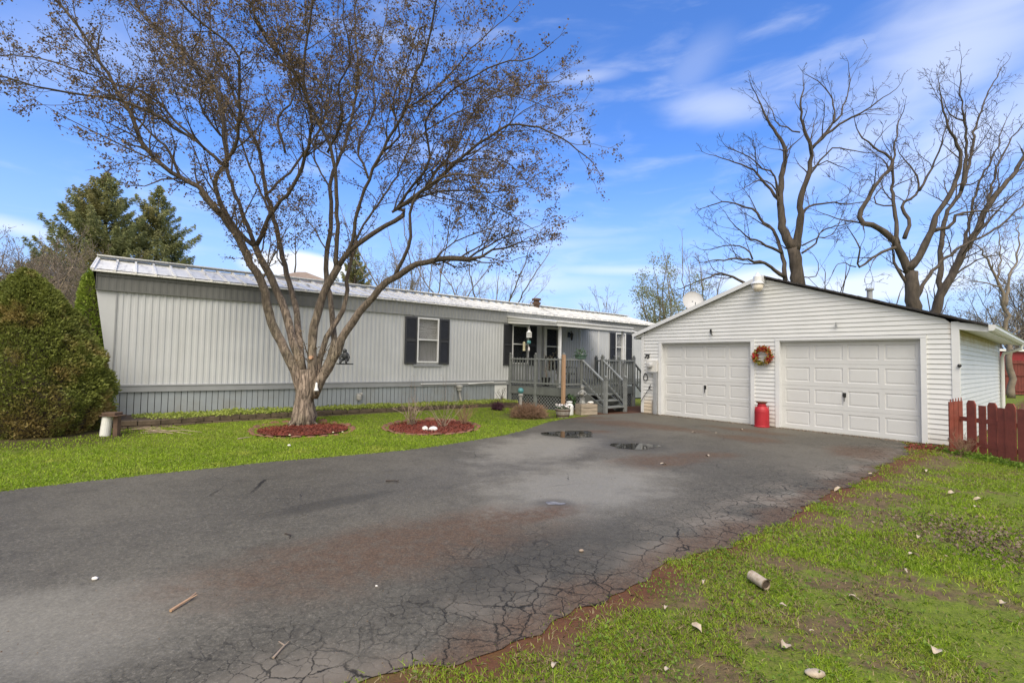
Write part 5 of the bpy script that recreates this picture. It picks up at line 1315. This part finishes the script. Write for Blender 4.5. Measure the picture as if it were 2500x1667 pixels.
T1 = [([(680, 1700), (668, 1330), (655, 1200), (640, 1130)], 0, .52, .42, 1.), ([(640, 1140), (600, 1060), (580, 960), (570, 860), (578, 760), (598, 600), (540, 500), (500, 430), (450, 320)], .1, .36, .05, .45),
 ([(650, 1150), (670, 1060), (680, 950), (680, 870), (720, 750), (742, 600), (700, 480), (680, 370), (695, 280)], -.15, .32, .05, .5), ([(740, 600), (800, 520), (860, 450), (862, 350), (830, 270), (750, 205)], .2, .10, .03, .2), ([(742, 590), (850, 490), (950, 425), (1050, 370), (1130, 310), (1170, 290)], -.2, .13, .03, .2), ([(862, 450), (910, 380), (950, 250), (948, 180)], .2, .07, .03, .1),
 ([(600, 1310), (575, 1150), (540, 1050), (470, 980), (430, 930), (350, 900), (270, 880), (190, 900)], .2, .18, .04, .4), ([(600, 1290), (560, 1270), (490, 1220), (420, 1200), (340, 1190), (200, 1200)], -.2, .16, .04, .3), ([(580, 1160), (480, 1110), (400, 1075), (345, 1030), (305, 990)], -.3, .12, .03, .3), ([(420, 1195), (390, 1140), (300, 1120), (190, 1140)], .2, .07, .03, .2),
 ([(565, 870), (480, 770), (420, 700), (330, 670), (220, 630)], .2, .13, .03, .2), ([(560, 850), (540, 740), (480, 700), (410, 640), (300, 590)], -.2, .08, .03, .2), ([(560, 900), (540, 800), (460, 760), (400, 790)], -.2, .07, .03, .2), ([(690, 950), (740, 900), (850, 885), (940, 890), (1030, 880)], .1, .10, .03, .2), ([(690, 1160), (760, 1110), (800, 1040), (930, 1000)], .2, .08, .03, .2), ([(690, 1120), (760, 1080), (850, 1060), (930, 910)], .0, .06, .02, .2), ([(720, 750), (800, 640), (860, 590), (930, 590), (1020, 610)], -.2, .09, .03, .2), ([(740, 700), (820, 660), (880, 680), (950, 710)], .3, .06, .02, .2),
 ([(480, 1400), (380, 1330), (300, 1285), (230, 1275), (140, 1310), (60, 1340)], -.2, .13, .04, .3), ([(690, 1290), (760, 1290), (780, 1220), (760, 1180)], .2, .05, .02, .2), ([(600, 600), (520, 590)], 0, .06, .02, .2), ([(680, 500), (560, 460), (530, 380), (470, 300)], .2, .06, .02, .2)]
base = at(*r4(680, 1700), 26); base[2] = 0
limb_tree('bare_tree', 'tall bare tree with gnarled branches rising behind the garage peak', grounded(lst(T1, 26), base), base, PB, 'bark_far', 'bark_far', lumpy=.028)
T2 = [([(1310, 1800), (1300, 1450), (1288, 1330), (1290, 1260)], 0, .42, .34, 1.), ([(1290, 1280), (1245, 1180), (1205, 1120), (1190, 1080), (1100, 1020), (1010, 975), (1040, 880), (1090, 790), (1170, 690), (1180, 640), (1060, 570), (1000, 500)], .05, .26, .04, .35),
 ([(1290, 1350), (1210, 1260), (1190, 1180)], .1, .12, .08, .8), ([(1200, 1130), (1100, 1170), (1040, 1215), (990, 1240), (1008, 1170), (985, 1090)], -.2, .11, .04, .3), ([(985, 1235), (900, 1210), (860, 1260)], 0, .04, .02, .2), ([(1215, 1110), (1205, 1000), (1190, 900), (1185, 750), (1192, 650), (1200, 560), (1215, 450)], .15, .14, .04, .3),
 ([(1270, 1250), (1340, 1160), (1385, 1060), (1410, 980), (1480, 870), (1540, 750), (1560, 640), (1530, 550), (1480, 440), (1450, 300)], -.1, .24, .04, .4), ([(1250, 1080), (1275, 970), (1235, 900), (1290, 860), (1330, 800), (1300, 700), (1250, 650)], .2, .13, .04, .3), ([(1390, 1045), (1470, 1020), (1520, 1000), (1510, 960), (1600, 935), (1740, 930)], -.2, .14, .04, .3), ([(1330, 820), (1400, 700), (1450, 560), (1480, 470)], -.1, .08, .03, .2), ([(1190, 900), (1110, 900), (1080, 850), (1130, 800)], .2, .06, .02, .2), ([(1320, 1400), (1400, 1260), (1550, 1130), (1650, 1080), (1750, 1030), (1904, 890)], .2, .12, .05, .3)]
base = at(*r4(1310, 1800), 22); base[2] = 0
PB2 = dict(PB); PB2.update(limbdens=1.7)
limb_tree('bare_tree', 'dark bare tree with a hooked low branch behind the garage roof', grounded(lst(T2, 22), base), base, PB2, 'bark_far', 'bark_far', lumpy=.028)
T3 = [([(1400, 1800), (1425, 1460), (1500, 1300), (1560, 1180), (1620, 1080), (1700, 920), (1780, 800), (1850, 720), (1904, 640), (1980, 520)], 0, .40, .10, .3), ([(1440, 1420), (1448, 1250), (1455, 1100), (1480, 950), (1560, 820), (1620, 600), (1640, 450), (1700, 300), (1780, 150)], .12, .20, .03, .3), ([(1560, 820), (1590, 600), (1580, 440), (1560, 300), (1558, 180)], -.1, .12, .03, .2), ([(1580, 440), (1500, 400), (1440, 290)], .1, .06, .02, .2), ([(1620, 1080), (1700, 1000), (1820, 860), (1900, 800)], -.2, .10, .03, .2), ([(1560, 1180), (1600, 1000), (1650, 800), (1740, 620), (1800, 450)], .2, .12, .03, .2), ([(1700, 920), (1740, 740), (1820, 560), (1904, 450)], .1, .10, .03, .2), ([(1500, 1300), (1650, 1200), (1780, 1170)], -.1, .07, .03, .2)]
base = at(*r4(1400, 1800), 24); base[2] = 0
limb_tree('bare_tree', 'bare tree leaning right out of the frame behind the garage', grounded(lst(T3, 24), base), base, PB2, 'bark_far', 'bark_far', lumpy=.028)
T4 = [([(1830, 1750), (1810, 1530), (1790, 1400), (1760, 1300), (1700, 1180), (1650, 1120)], 0, .25, .05, .3), ([(1800, 1450), (1830, 1300), (1870, 1150), (1880, 1000)], .2, .13, .03, .2), ([(1780, 1340), (1690, 1330), (1600, 1310)], 0, .07, .02, .2), ([(1760, 1290), (1780, 1150), (1760, 1000)], .1, .07, .02, .2)]
base = at(*r4(1830, 1750), 27); base[2] = 0
limb_tree('bare_tree', 'mossy bare tree at the right edge beyond the garage eave', grounded(lst(T4, 27), base), base, dict(PB2, limbdens=2.2, leaf_from=2), 'bark_pale', 'bark_pale', ('leaf_buds', 1, .1, .05, .04, .15), lumpy=.05)

def auto_tree(name, label, base, h, spread, wood, prm, leaf=None, group=None, fork=.25, nl=8, r0=.14, lean=0., rise=1.):
    base = np.array([base[0], base[1], 0.]); limbs = [([base, base + (lean * .2, 0, h * fork)], r0, r0 * .85, 1.)]
    for k in range(nl):
        a = 2 * math.pi * (k + random.random() * .7) / nl; s_ = spread * random.uniform(.5, 1.); st = base + (lean * .2, 0, h * fork * random.uniform(.75, 1.0)); hh = h * random.uniform(.72, 1.) - st[2]
        if k == 0: s_ = spread * .1
        e = st + np.array([math.cos(a) * s_, math.sin(a) * s_, hh]); m1 = st + (e - st) * (.35, .35, .3) + rng.normal(size=3) * .2; m2 = st + (e - st) * (.7, .7, .65) + rng.normal(size=3) * .2
        limbs.append(([st, m1, m2, e], r0 * .5, .02, .1))
    return limb_tree(name, label, limbs, base, prm, wood, wood, leaf, group, lumpy=.03)
PA = dict(seg=[6, 4, 3], wander=[.10, .12, .15], up=[.03, .03, .02], rmin=.007, sides=[3, 3, 3], leaf_from=1, dens=[1.9, 1.8], ang=(18, 45), ratio=(.4, .6), limbdens=1.5, len=(1.6, 3.4), rchild=.03, lift=.08, res=.5)
def hgt(px_, py_, Y): return at(px_, py_, Y)[2]
def bt(px_, py_, Y): p_ = at(px_, 800, Y); return (p_[0], p_[1])
auto_tree('bare_tree', 'fan-shaped leafless tree behind the home, left of the roof vent', bt(1030, 0, 34), hgt(1035, 545, 34), 6.2, 'bark_pale', PA, fork=.2, nl=9)
auto_tree('bare_tree', 'wide leafless tree behind the home just left of the rusty roof vent', bt(1195, 0, 36), hgt(1200, 625, 36), 6.4, 'bark_pale', PA, fork=.3, nl=9, r0=.2)
auto_tree('bare_tree', 'very small distant bare tree above the far end of the home roof', bt(1475, 0, 55), hgt(1475, 718, 55), 2.4, 'bark_pale', dict(PA, rmin=.012), fork=.3, nl=7)
auto_tree('bare_tree', 'slender bare tree behind the satellite dish', bt(1706, 0, 30), hgt(1706, 590, 30), 2.2, 'bark_pale', PA, fork=.3, nl=6, r0=.1)
auto_tree('budding_tree', 'cream budding tree behind the home beside the dark conifer', bt(955, 0, 38), hgt(950, 625, 38), 2.6, 'bark_pale', PA, ('leaf_buds', 2, .16, .10, .08), fork=.2, nl=9)
auto_tree('budding_tree', 'pale green budding tree behind the left slope of the garage roof', bt(1625, 0, 27), hgt(1612, 668, 27), 2.1, 'bark_pale', dict(PA, len=(1., 2.)), ('leaf_pale', 8, .18, .11, .055), fork=.12, nl=10, lean=-.6)
for (a_, b_, c_, lb) in ((2010, 655, 24, 'thin bare sapling behind the garage roof just right of the peak tree'), (2190, 715, 22, 'low twiggy bush showing over the garage roof near the metal pipe')):
    auto_tree('bare_sapling', lb, bt(a_, 0, c_), hgt(a_, b_, c_), 2.0, 'bark_far', dict(PA, rmin=.005, len=(.8, 1.6)), fork=.45, nl=7, r0=.06)
for (a_, b_, c_, s_, lb) in ((2420, 770, 36, 3.5, 'brushy grey undergrowth tree right of the garage eave'), (2490, 700, 40, 3.5, 'greyish budding tree at the far right behind the shed'), (2560, 650, 38, 4, 'budding tree just beyond the right edge')):
    auto_tree('budding_tree', lb, bt(a_, 0, c_), hgt(a_, b_, c_), s_, 'bark_far', dict(PA, rmin=.012), ('leaf_buds', 2, .2, .09, .07), fork=.2, nl=9)
for (a_, b_, c_, s_, lb) in ((60, 655, 17, 2.6, 'pinkish brown leafless bush at the left edge behind the yew'), (140, 640, 20, 2.2, 'brown twiggy bush between the yew and the spruce'), (-120, 600, 18, 3, 'brown twiggy bush beyond the left edge')):
    auto_tree('bare_bush', lb, bt(a_, 0, c_), hgt(a_, b_, c_), s_, 'brush', dict(PA, dens=[3.2, 3], limbdens=3.0, rmin=.006), ('brush', 1, .1, .05, .03), fork=.12, nl=12, r0=.07)

def conifer(name, label, base, h, rad, n_wh, mtl, dens=1., z0=.12, group=None, droop=.35, size=.17, gap=0.):
    base = np.array([base[0], base[1], 0.]); t = thing(name, label, 'tree', base, group=group)
    wood = MB().tube([(0, 0, 0), (.05, 0, h * .5), (0, 0, h * .99)], [h * .022, h * .013, .02], 8); C = []; U = []
    for i in range(n_wh):
        f = i / (n_wh - 1); z = h * (z0 + (1 - z0) * f ** .92); L0 = rad * (1 - f) ** .85 + .12
        nb = 6 if f < .8 else 4
        for k in range(nb):
            if random.random() < gap: continue
            a = random.uniform(0, 6.28); L = L0 * random.uniform(.6, 1.15) if random.random() > .06 else L0 * 1.45
            d_ = np.array([math.cos(a), math.sin(a), 0]); pts = []
            sl_ = random.uniform(.0, .35) + .4 * f
            for q in np.linspace(0, 1, 6): pts.append(np.array([0, 0, z]) + d_ * L * q + np.array([0, 0, L * (sl_ * q - droop * q * (1 - q) * 1.4 + .10 * q * q)]))
            wood.tube(pts, [.035, .028, .022, .016, .010, .005], 3, False)
            n_ = int(L / .10 * 17 * dens) + 12
            q = rng.uniform(.12, 1, n_) ** .8; P_ = np.array([np.interp(q, np.linspace(0, 1, 6), [p_[j] for p_ in pts]) for j in range(3)]).T
            side = np.array([-d_[1], d_[0], 0]); wv = rng.uniform(-1, 1, n_) * (.12 + .55 * L * .5 * (1 - q)); P_ = P_ + np.outer(wv, side) + np.outer(-np.abs(rng.normal(size=n_)) * .16, (0, 0, 1))
            C.append(P_); U.append(np.tile(d_ * .9 + (0, 0, -.55), (n_, 1)) + np.outer(np.sign(wv), side) * .7)
    C = np.vstack(C); U = np.vstack(U)
    fin('trunk', wood, 'bark_far', t); npmesh('needles', leafquads(C, size * .8, size * .20, U, .45), 4, mtl, t); return t
conifer('spruce_tree', 'big broad spruce with long bare-tipped branches behind the left end of the home', bt(243, 0, 27), hgt(243, 424, 27), 4.5, 40, 'spruce', 1.15, .15, size=.26)
conifer('spruce_tree', 'narrower dark spruce to the right of the broad spruce', bt(372, 0, 29), hgt(365, 455, 29), 3.1, 34, 'spruce', 1.1, .15, size=.24)
conifer('pine_tree', 'small dark conifer seen between the limbs of the front tree', bt(862, 0, 36), hgt(868, 600, 36), 2.4, 22, 'spruce', 1.2, .2, size=.26)
conifer('spruce_tree', 'low spruce beyond the brown bushes at the left edge', bt(95, 0, 30), hgt(95, 610, 30), 3.6, 16, 'spruce', 1., .15, size=.26)

# rounded yew and the bright arborvitae behind it
def mound(name, label, c, rx, ry, h, n, mtl, size, shape, core='bark_twig', seed=1, cut=None):
    t = thing(name, label, 'shrub', c); r = np.random.default_rng(seed)
    th = r.uniform(0, 2 * math.pi, n); f = r.uniform(0, 1, n) ** .85
    R0 = np.interp(f, [a for a, _ in shape], [b_ for _, b_ in shape])
    nn = noise2(th * 3.2 + 9, f * h * 3.4, 1.0, seed) * .55 + noise2(th * 8 + 3, f * h * 8, 1.0, seed + 1) * .45
    dep = np.abs(r.normal(size=n)) * .10
    RR = R0 * (.80 + .30 * nn) - dep
    C = np.column_stack([RR * rx * np.cos(th), RR * ry * np.sin(th), f * h * (.97 + .06 * nn) - dep * .4])
    U = np.column_stack([np.cos(th), np.sin(th), .55 * np.ones(n)])
    if cut is not None:
        k = cut(C + np.array([c[0], c[1], c[2]])); C, U = C[k], U[k]
    npmesh('foliage', leafquads(C, size, size * .38, U * 1.1, .55), 4, mtl, t)
    mb = MB(); N_, M_ = 28, 12; b0 = 0
    for i in range(M_ + 1):
        ff = i / M_; rr = float(np.interp(ff, [a for a, _ in shape], [b_ for _, b_ in shape])) * .74
        for k in range(N_): a = 2 * math.pi * k / N_; q = 1 + .10 * math.sin(3 * a + i) + .06 * math.sin(7 * a + 2 * i); mb.v.append((rr * rx * q * math.cos(a), rr * ry * q * math.sin(a), ff * h * .94))
    for i in range(M_):
        for k in range(N_): mb.f.append((i * N_ + k, i * N_ + (k + 1) % N_, (i + 1) * N_ + (k + 1) % N_, (i + 1) * N_ + k))
    fin('branches', mb, core, t, smooth=True)
    return t
def offhome(P): s_, t_ = toH(P); return ~((s_ > -.02) & (t_ < .03))
YS = [(0, .82), (.12, .98), (.3, 1.), (.5, .86), (.7, .62), (.85, .40), (.95, .2), (1, .04)]
mound('yew_shrub', 'huge rounded dark green yew shrub with brown patches at the left corner of the home', (-9.1, 9.0, .0), 1.55, 1.12, 3.08, 120000, 'yew', .065, YS, seed=3, cut=offhome)
pA = at(226, 700, 12.6)
mound('arborvitae', 'bright green arborvitae peeking between the yew and the home roof', (pA[0], pA[1], 0), .36, .36, at(212, 663, 12.6)[2], 16000, 'yew_bright', .08, [(0, .9), (.6, 1.), (.85, .85), (.95, .6), (1, .25)], seed=6, cut=offhome)

# ------------------------------------------------------------------ grass, clover, litter
def scatter(n, X0, X1, Y0, Y1, dens):
    x = rng.uniform(X0, X1, n); y = rng.uniform(Y0, Y1, n); d = np.hypot(x, y)
    k = rng.uniform(size=n) < dens(x, y, d); x, y = x[k], y[k]
    P = np.column_stack([x, y]); sg = np.where((vg(x, y) > -1)[:, None], np.array([[.638, -.771]]), np.array([[-.6, .8]]))
    k = ~inpoly(P + sg * rng.uniform(0, .07, (len(P), 1)) ** 1.0, DRIVE)
    return P[k]
def clearbeds(P):
    s_, t_ = toH(P); u = (P - GP) @ GD; v = (P - GP) @ GI
    k = ~((t_ < 1.1) & (s_ > -.6) & (s_ < 10.6)) & ~((s_ > 10.2) & (t_ < 5)) & ~((u > -.3) & (u < GWD + .05) & (v > -.05) & (v < GDP))
    k &= np.hypot((P[:, 0] + 4.38) / .92, (P[:, 1] - 10.32) / .92) > .98; k &= np.hypot((P[:, 0] + 1.8) / 1.0, (P[:, 1] - 11.2) / 1.15) > 1.02
    k &= np.hypot((P[:, 0] + 9.05) / 1.45, (P[:, 1] - 9.0) / 1.1) > 1; k &= np.hypot(P[:, 0] - .42, P[:, 1] - 13.45) > .75
    return k
def blades(P, h, wd, name, mtl, lean=.5):
    n = len(P); z = zg(P[:, 0], P[:, 1]); a = rng.uniform(0, 2 * math.pi, n); l = np.abs(rng.normal(size=n)) * lean * h; b_ = rng.uniform(0, 2 * math.pi, n)
    hh = h * rng.uniform(.5, 1.25, n); w_ = wd * rng.uniform(.7, 1.3, n)
    B = np.column_stack([P, z - .003]); e = np.column_stack([np.cos(a), np.sin(a), np.zeros(n)]) * w_[:, None] * .5
    T_ = B + np.column_stack([np.cos(b_) * l, np.sin(b_) * l, hh]); Mi = B + np.column_stack([np.cos(b_) * l * .3, np.sin(b_) * l * .3, hh * .6])
    V = np.stack([B - e, B + e, Mi + e * .8, T_, Mi - e * .8], 1)
    return npmesh(name, V.reshape(-1, 3), 5, mtl, kind='stuff')
bare = lambda x, y: noise2(x, y, 1.6, 21) * .55 + noise2(x, y, 4.5, 22) * .45
def vg(x, y):   # distance from the drive's right edge line
    return .638 * x - .771 * y + 2.107
def dR(x, y, d):
    v = vg(x, y); b_ = bare(x, y) - .16 * np.exp(-np.maximum(v, 0) / .4)
    return np.clip((b_ - .33) / .20, 0.10, 1) * np.clip(3.2 / d, 0, 1) ** 1.6 * (v > -1)
P = scatter(1150000, -1.2, 9.5, 1.6, 10.5, dR); P = P[clearbeds(P)]; k = vg(P[:, 0], P[:, 1]) > -.9; P = P[k]
hv = np.hypot(P[:, 0], P[:, 1])
near = hv < 4.6
st = rng.uniform(size=len(P)) < .10 + .30 * (noise2(P[:, 0], P[:, 1], 3.1, 77) > .62)
blades(P[near & ~st], .023, .0052, 'grass', 'grass', 1.1); blades(P[~near & ~st], .032, .0082, 'grass', 'grass', .8)
blades(P[st], .022, .0055, 'dead_grass', 'straw', 1.6)
C = P[rng.uniform(size=len(P)) < .02]; C = np.column_stack([C, rng.uniform(.008, .035, len(C))]); npmesh('weeds', leafquads(C, .028, .014, np.array([0, 0, .3]), .9), 4, 'clover', kind='stuff')
def dL(x, y, d): return np.clip(8.5 / d, 0, 1) ** 2 * (.75 + .25 * bare(x, y))
P = scatter(330000, -12, 3, 4.5, 16, dL); P = P[clearbeds(P)]; P = P[vg(P[:, 0], P[:, 1]) < -2]
blades(P, .032, .012, 'grass', 'grass', .9)
P = scatter(60000, 8.45, 26, 6, 26, lambda x, y, d: np.clip(9 / d, 0, 1) ** 2); P = P[clearbeds(P)]; blades(P, .05, .02, 'grass', 'grass', .8)
# clover and weeds near the verge
P = scatter(60000, -1.0, 5, 1.8, 6, lambda x, y, d: (noise2(x, y, 2.2, 31) > .60) * np.clip((1.6 - vg(x, y)) / 1.6, 0.06, 1) * np.clip(3 / d, 0, 1)); P = P[vg(P[:, 0], P[:, 1]) > .05]
C = np.column_stack([P, rng.uniform(.012, .045, len(P))]); npmesh('clover', leafquads(C, .017, .014, np.array([0, 0, .2]), .8), 4, 'clover', kind='stuff')
# dead leaf litter patch on the right lawn
lc = gnd(2400, 1320); P = rng.normal(size=(1500, 2)) * (.32, .42) + lc[:2]
C = np.column_stack([P, rng.uniform(.01, .03, len(P))]); npmesh('leaf_litter', leafquads(C, .035, .018, None), 4, 'leaf_litter', kind='stuff')
P = gnd(2240, 1092)[:2] + rng.normal(size=(500, 2)) * (.3, .2); P = P[~inpoly(P, DRIVE)]
C = np.column_stack([P, rng.uniform(.01, .03, len(P))]); npmesh('leaf_litter', leafquads(C, .05, .03, None), 4, 'mulch', kind='stuff')
n = 1500; u = rng.uniform(.0, 7.3, n); P = GP + np.outer(u, GD) - np.outer(np.abs(rng.normal(size=n)) * .07 + .03, GI)
C = np.column_stack([P, rng.uniform(.010, .02, n)]); npmesh('leaf_litter', leafquads(C, .035, .016, None), 4, 'leaf_litter', kind='stuff')
# crumbs and grit lying on the asphalt
n = 2600; P = np.column_stack([rng.uniform(-5, 8, n), rng.uniform(2.2, 13, n)]); P = P[inpoly(P, DRIVE)]
C = np.column_stack([P, np.full(len(P), .012)]); npmesh('grit', leafquads(C, .009, .007, None), 4, 'leaf_litter', kind='stuff')
n = 5200; f = rng.uniform(0, 1, n); q = np.interp(f, [0, .2, .5, 1], [0, .25, .6, 1]); P = np.array([-1., 2.35]) + np.outer(q, np.array([7.6, 6.3])) + rng.normal(size=(n, 2)) * .09 + (.02, -.02)
P = P[(~inpoly(P, DRIVE)) & (rng.uniform(size=n) < .8)]; C = np.column_stack([P, rng.uniform(.003, .014, len(P))]); npmesh('red_gravel', leafquads(C, .014, .011, None), 4, 'mulch', kind='stuff')

# dry leaves, sticks, stones
r = random.Random(12)
src = None
def curl(s_):
    mb = MB(); L = .042 * s_; W_ = .024 * s_; nL, nW = 5, 4
    for i in range(nL + 1):
        u = i / nL; wdt = W_ * math.sin(math.pi * (.10 + .86 * u)) * (1 + .25 * math.sin(u * 17))
        for j in range(nW + 1):
            v = j / nW * 2 - 1; mb.v.append(((u - .5) * L * 2, v * wdt, abs(v) ** 1.5 * wdt * .6 + .004 + .010 * s_ * math.sin(u * 4.4 + v)))
    for i in range(nL):
        for j in range(nW): a = i * (nW + 1) + j; mb.f.append((a, a + 1, a + nW + 2, a + nW + 1))
    return mb
LEAFL = ['above the cardboard tube', 'upper middle, between tube and litter patch', 'left of the tube near the weedy verge', 'between the tube and the bottom right corner', 'large one at the lower right middle', 'broad one near the bottom right corner', 'small one at the bottom edge beside the drive verge', 'at the bottom edge left of the flat tan stone', 'upper left of the brown leaf litter patch', 'left of the brown leaf litter patch', 'just below and left of the litter patch', 'in the green grass below the fence corner', 'wide one under the picket fence', 'at the right frame edge below the fence', 'lower of the pale pair below the fence', "right on the drive's edge, the farthest one", "on the drive's edge halfway to the garage", 'small one left of the fence-side pair', 'right beside the small one left of the fence-side pair', "low in the middle, right of the tube's line", 'upright small one below the tube', 'at the far right near the bottom']
for li, (x, y) in enumerate(((1717, 1427), (2085, 1467), (1626, 1490), (1912, 1485), (1986, 1552), (2284, 1597), (1356, 1632), (1633, 1645), (2242, 1316), (2232, 1361), (2210, 1400), (2324, 1208), (2388, 1223), (2482, 1210), (2385, 1242), (2127, 1161), (2048, 1199), (2256, 1152), (2280, 1150), (1915, 1585), (1700, 1540), (2450, 1480))):
    if src is None: o = src = fin('dry_leaf', curl(1.0), 'dry_leaf', smooth=True)
    else: o = src.copy(); COL.objects.link(o)
    p = gnd(x, y); o.location = (p[0], p[1], .02); o.rotation_euler = (r.uniform(-.3, .3), r.uniform(-.3, .3), r.uniform(0, 6.28)); k = r.uniform(.6, 1.05) * (1.3 if p[1] > 4.5 else .9); o.scale = (k, k * r.uniform(.6, 1.1), k)
    tag(o, 'dry leaf in the right lawn, ' + LEAFL[li], 'leaf', 'dry leaves scattered over the right lawn')
for x, y, lb in ((1727, 1114, 'beyond the near red stain'), (1620, 1135, 'between the puddle and the near red stain'), (1694, 1057, 'leftmost of three before the left garage door'), (1748, 1058, 'middle of three before the left garage door'), (1810, 1050, 'rightmost of three, close to the red can')):
    o = src.copy(); COL.objects.link(o); p = gnd(x, y); o.location = (p[0], p[1], .014); o.rotation_euler = (0, 0, r.uniform(0, 6.28)); o.scale = (1.1, 1.1, .8)
    tag(o, 'small pale leaf on the driveway, ' + lb, 'leaf', 'pale leaves on the driveway')
p = gnd(1852, 1432); mb = MB(); R0 = .036
d_ = unit(gnd(1872, 1443) - gnd(1832, 1416)); 
mb.tube([-d_ * .075, -d_ * .03, d_ * .03, d_ * .075], [R0, R0 * 1.02, R0, R0 * .97], 20, False); mb.tube([-d_ * .075, d_ * .075], [R0 * .8, R0 * .8], 20, False)
t = thing('cardboard_tube', 'short pale hollow cardboard tube lying in the right-hand grass', 'tube', (p[0], p[1], R0 + .012)); fin('tube', mb, 'dry_leaf', t, smooth=True); fin('dark_core', MB().tube([d_ * -.07, d_ * .068], R0 * .78, 18), 'soil', t)
p = gnd(1707, 1644 + 8); tag(fin('stone', MB().ball((0, 0, .015), .05, .03, .018, lump=.08), 'dry_leaf', loc=gnd(1990, 1650), smooth=True), 'flat tan stone in the grass at the bottom edge', 'stone')
def stick(a, b_, r_, label, mtl='stick', bend=.02):
    A_, B_ = gnd(*a), gnd(*b_); m_ = (A_ + B_) / 2 + np.array([bend, bend, 0]); o = A_.copy()
    mb = MB().tube([A_ - o + (0, 0, r_), m_ - o + (0, 0, r_ * 1.6), B_ - o + (0, 0, r_)], [r_, r_ * .8, r_ * .4], 6)
    fork = m_ - o + (0, 0, r_ * 1.4); mb.tube([fork, fork + (B_ - A_) * .2 + (.02, 0, .008)], [r_ * .5, r_ * .3], 4)
    tag(fin('stick', mb, mtl, loc=(o[0], o[1], .010)), label, 'stick')
stick((416, 1498), (478, 1454), .010, 'longest light brown broken stick on the driveway', 'new_wood')
stick((667, 1612), (680, 1572), .006, 'curved grey twig near the bottom edge of the driveway', 'stick', .03)
stick((942, 1177), (975, 1180), .010, 'short dark twig on the driveway below the tree ring', 'stick_dark')
stick((696, 1306), (706, 1318), .006, 'tiny dark twig in the middle of the driveway', 'stick_dark')
stick((580, 1074), (612, 1070), .012, 'pale stick in the grass left of the tree ring', 'stick')
for (x, y, s_, lb) in ((231, 1418, .020, 'white pebble alone on the left of the driveway'), (919, 1434, .009, 'tiny white pebble on the driveway near the cracked edge'), (1419, 1349, .02, 'small brown pebble on the driveway before the right verge'), (706, 1090, .03, 'pale pebble in the grass in front of the tree ring')):
    p = gnd(x, y); tag(fin('pebble', MB().ball((0, 0, s_ * .5), s_, s_ * .8, s_ * .6, lump=.15), 'white_stone' if 'brown' not in lb else 'stick', loc=(p[0], p[1], .008), smooth=True), lb, 'pebble')
for (x, y, lb) in ((707, 1071, 'yellow dandelion at the left front of the tree ring'), (813, 1064, 'yellow dandelion at the front of the tree ring, left one'), (836, 1063, 'yellow dandelion at the right front of the tree ring')):
    p = gnd(x, y); t = thing('dandelion', lb, 'flower', p); fin('stem', MB().tube([(0, 0, 0), (0, 0, .07)], .003, 4), 'plant_green', t)
    fin('flower', MB().ball((0, 0, .075), .022, .022, .010), 'lantern_cream', t)
# dead weeds at the foot of the picket fence
bareshrub((8.18, 8.75, 0), .35, 60, 'dead brown weeds tangled at the foot of the picket fence', name='dead_weeds', mtl='brown_twigs', spread=.9, r=.004, sub=2)
C = rng.normal(size=(900, 3)) * (.10, .55, .0) + (8.15, 8.2, 0); C[:, 2] = np.abs(rng.normal(size=900)) * .05
npmesh('weeds', leafquads(C, .05, .03, np.array([0, 0, .3])), 4, 'clover', kind='stuff')
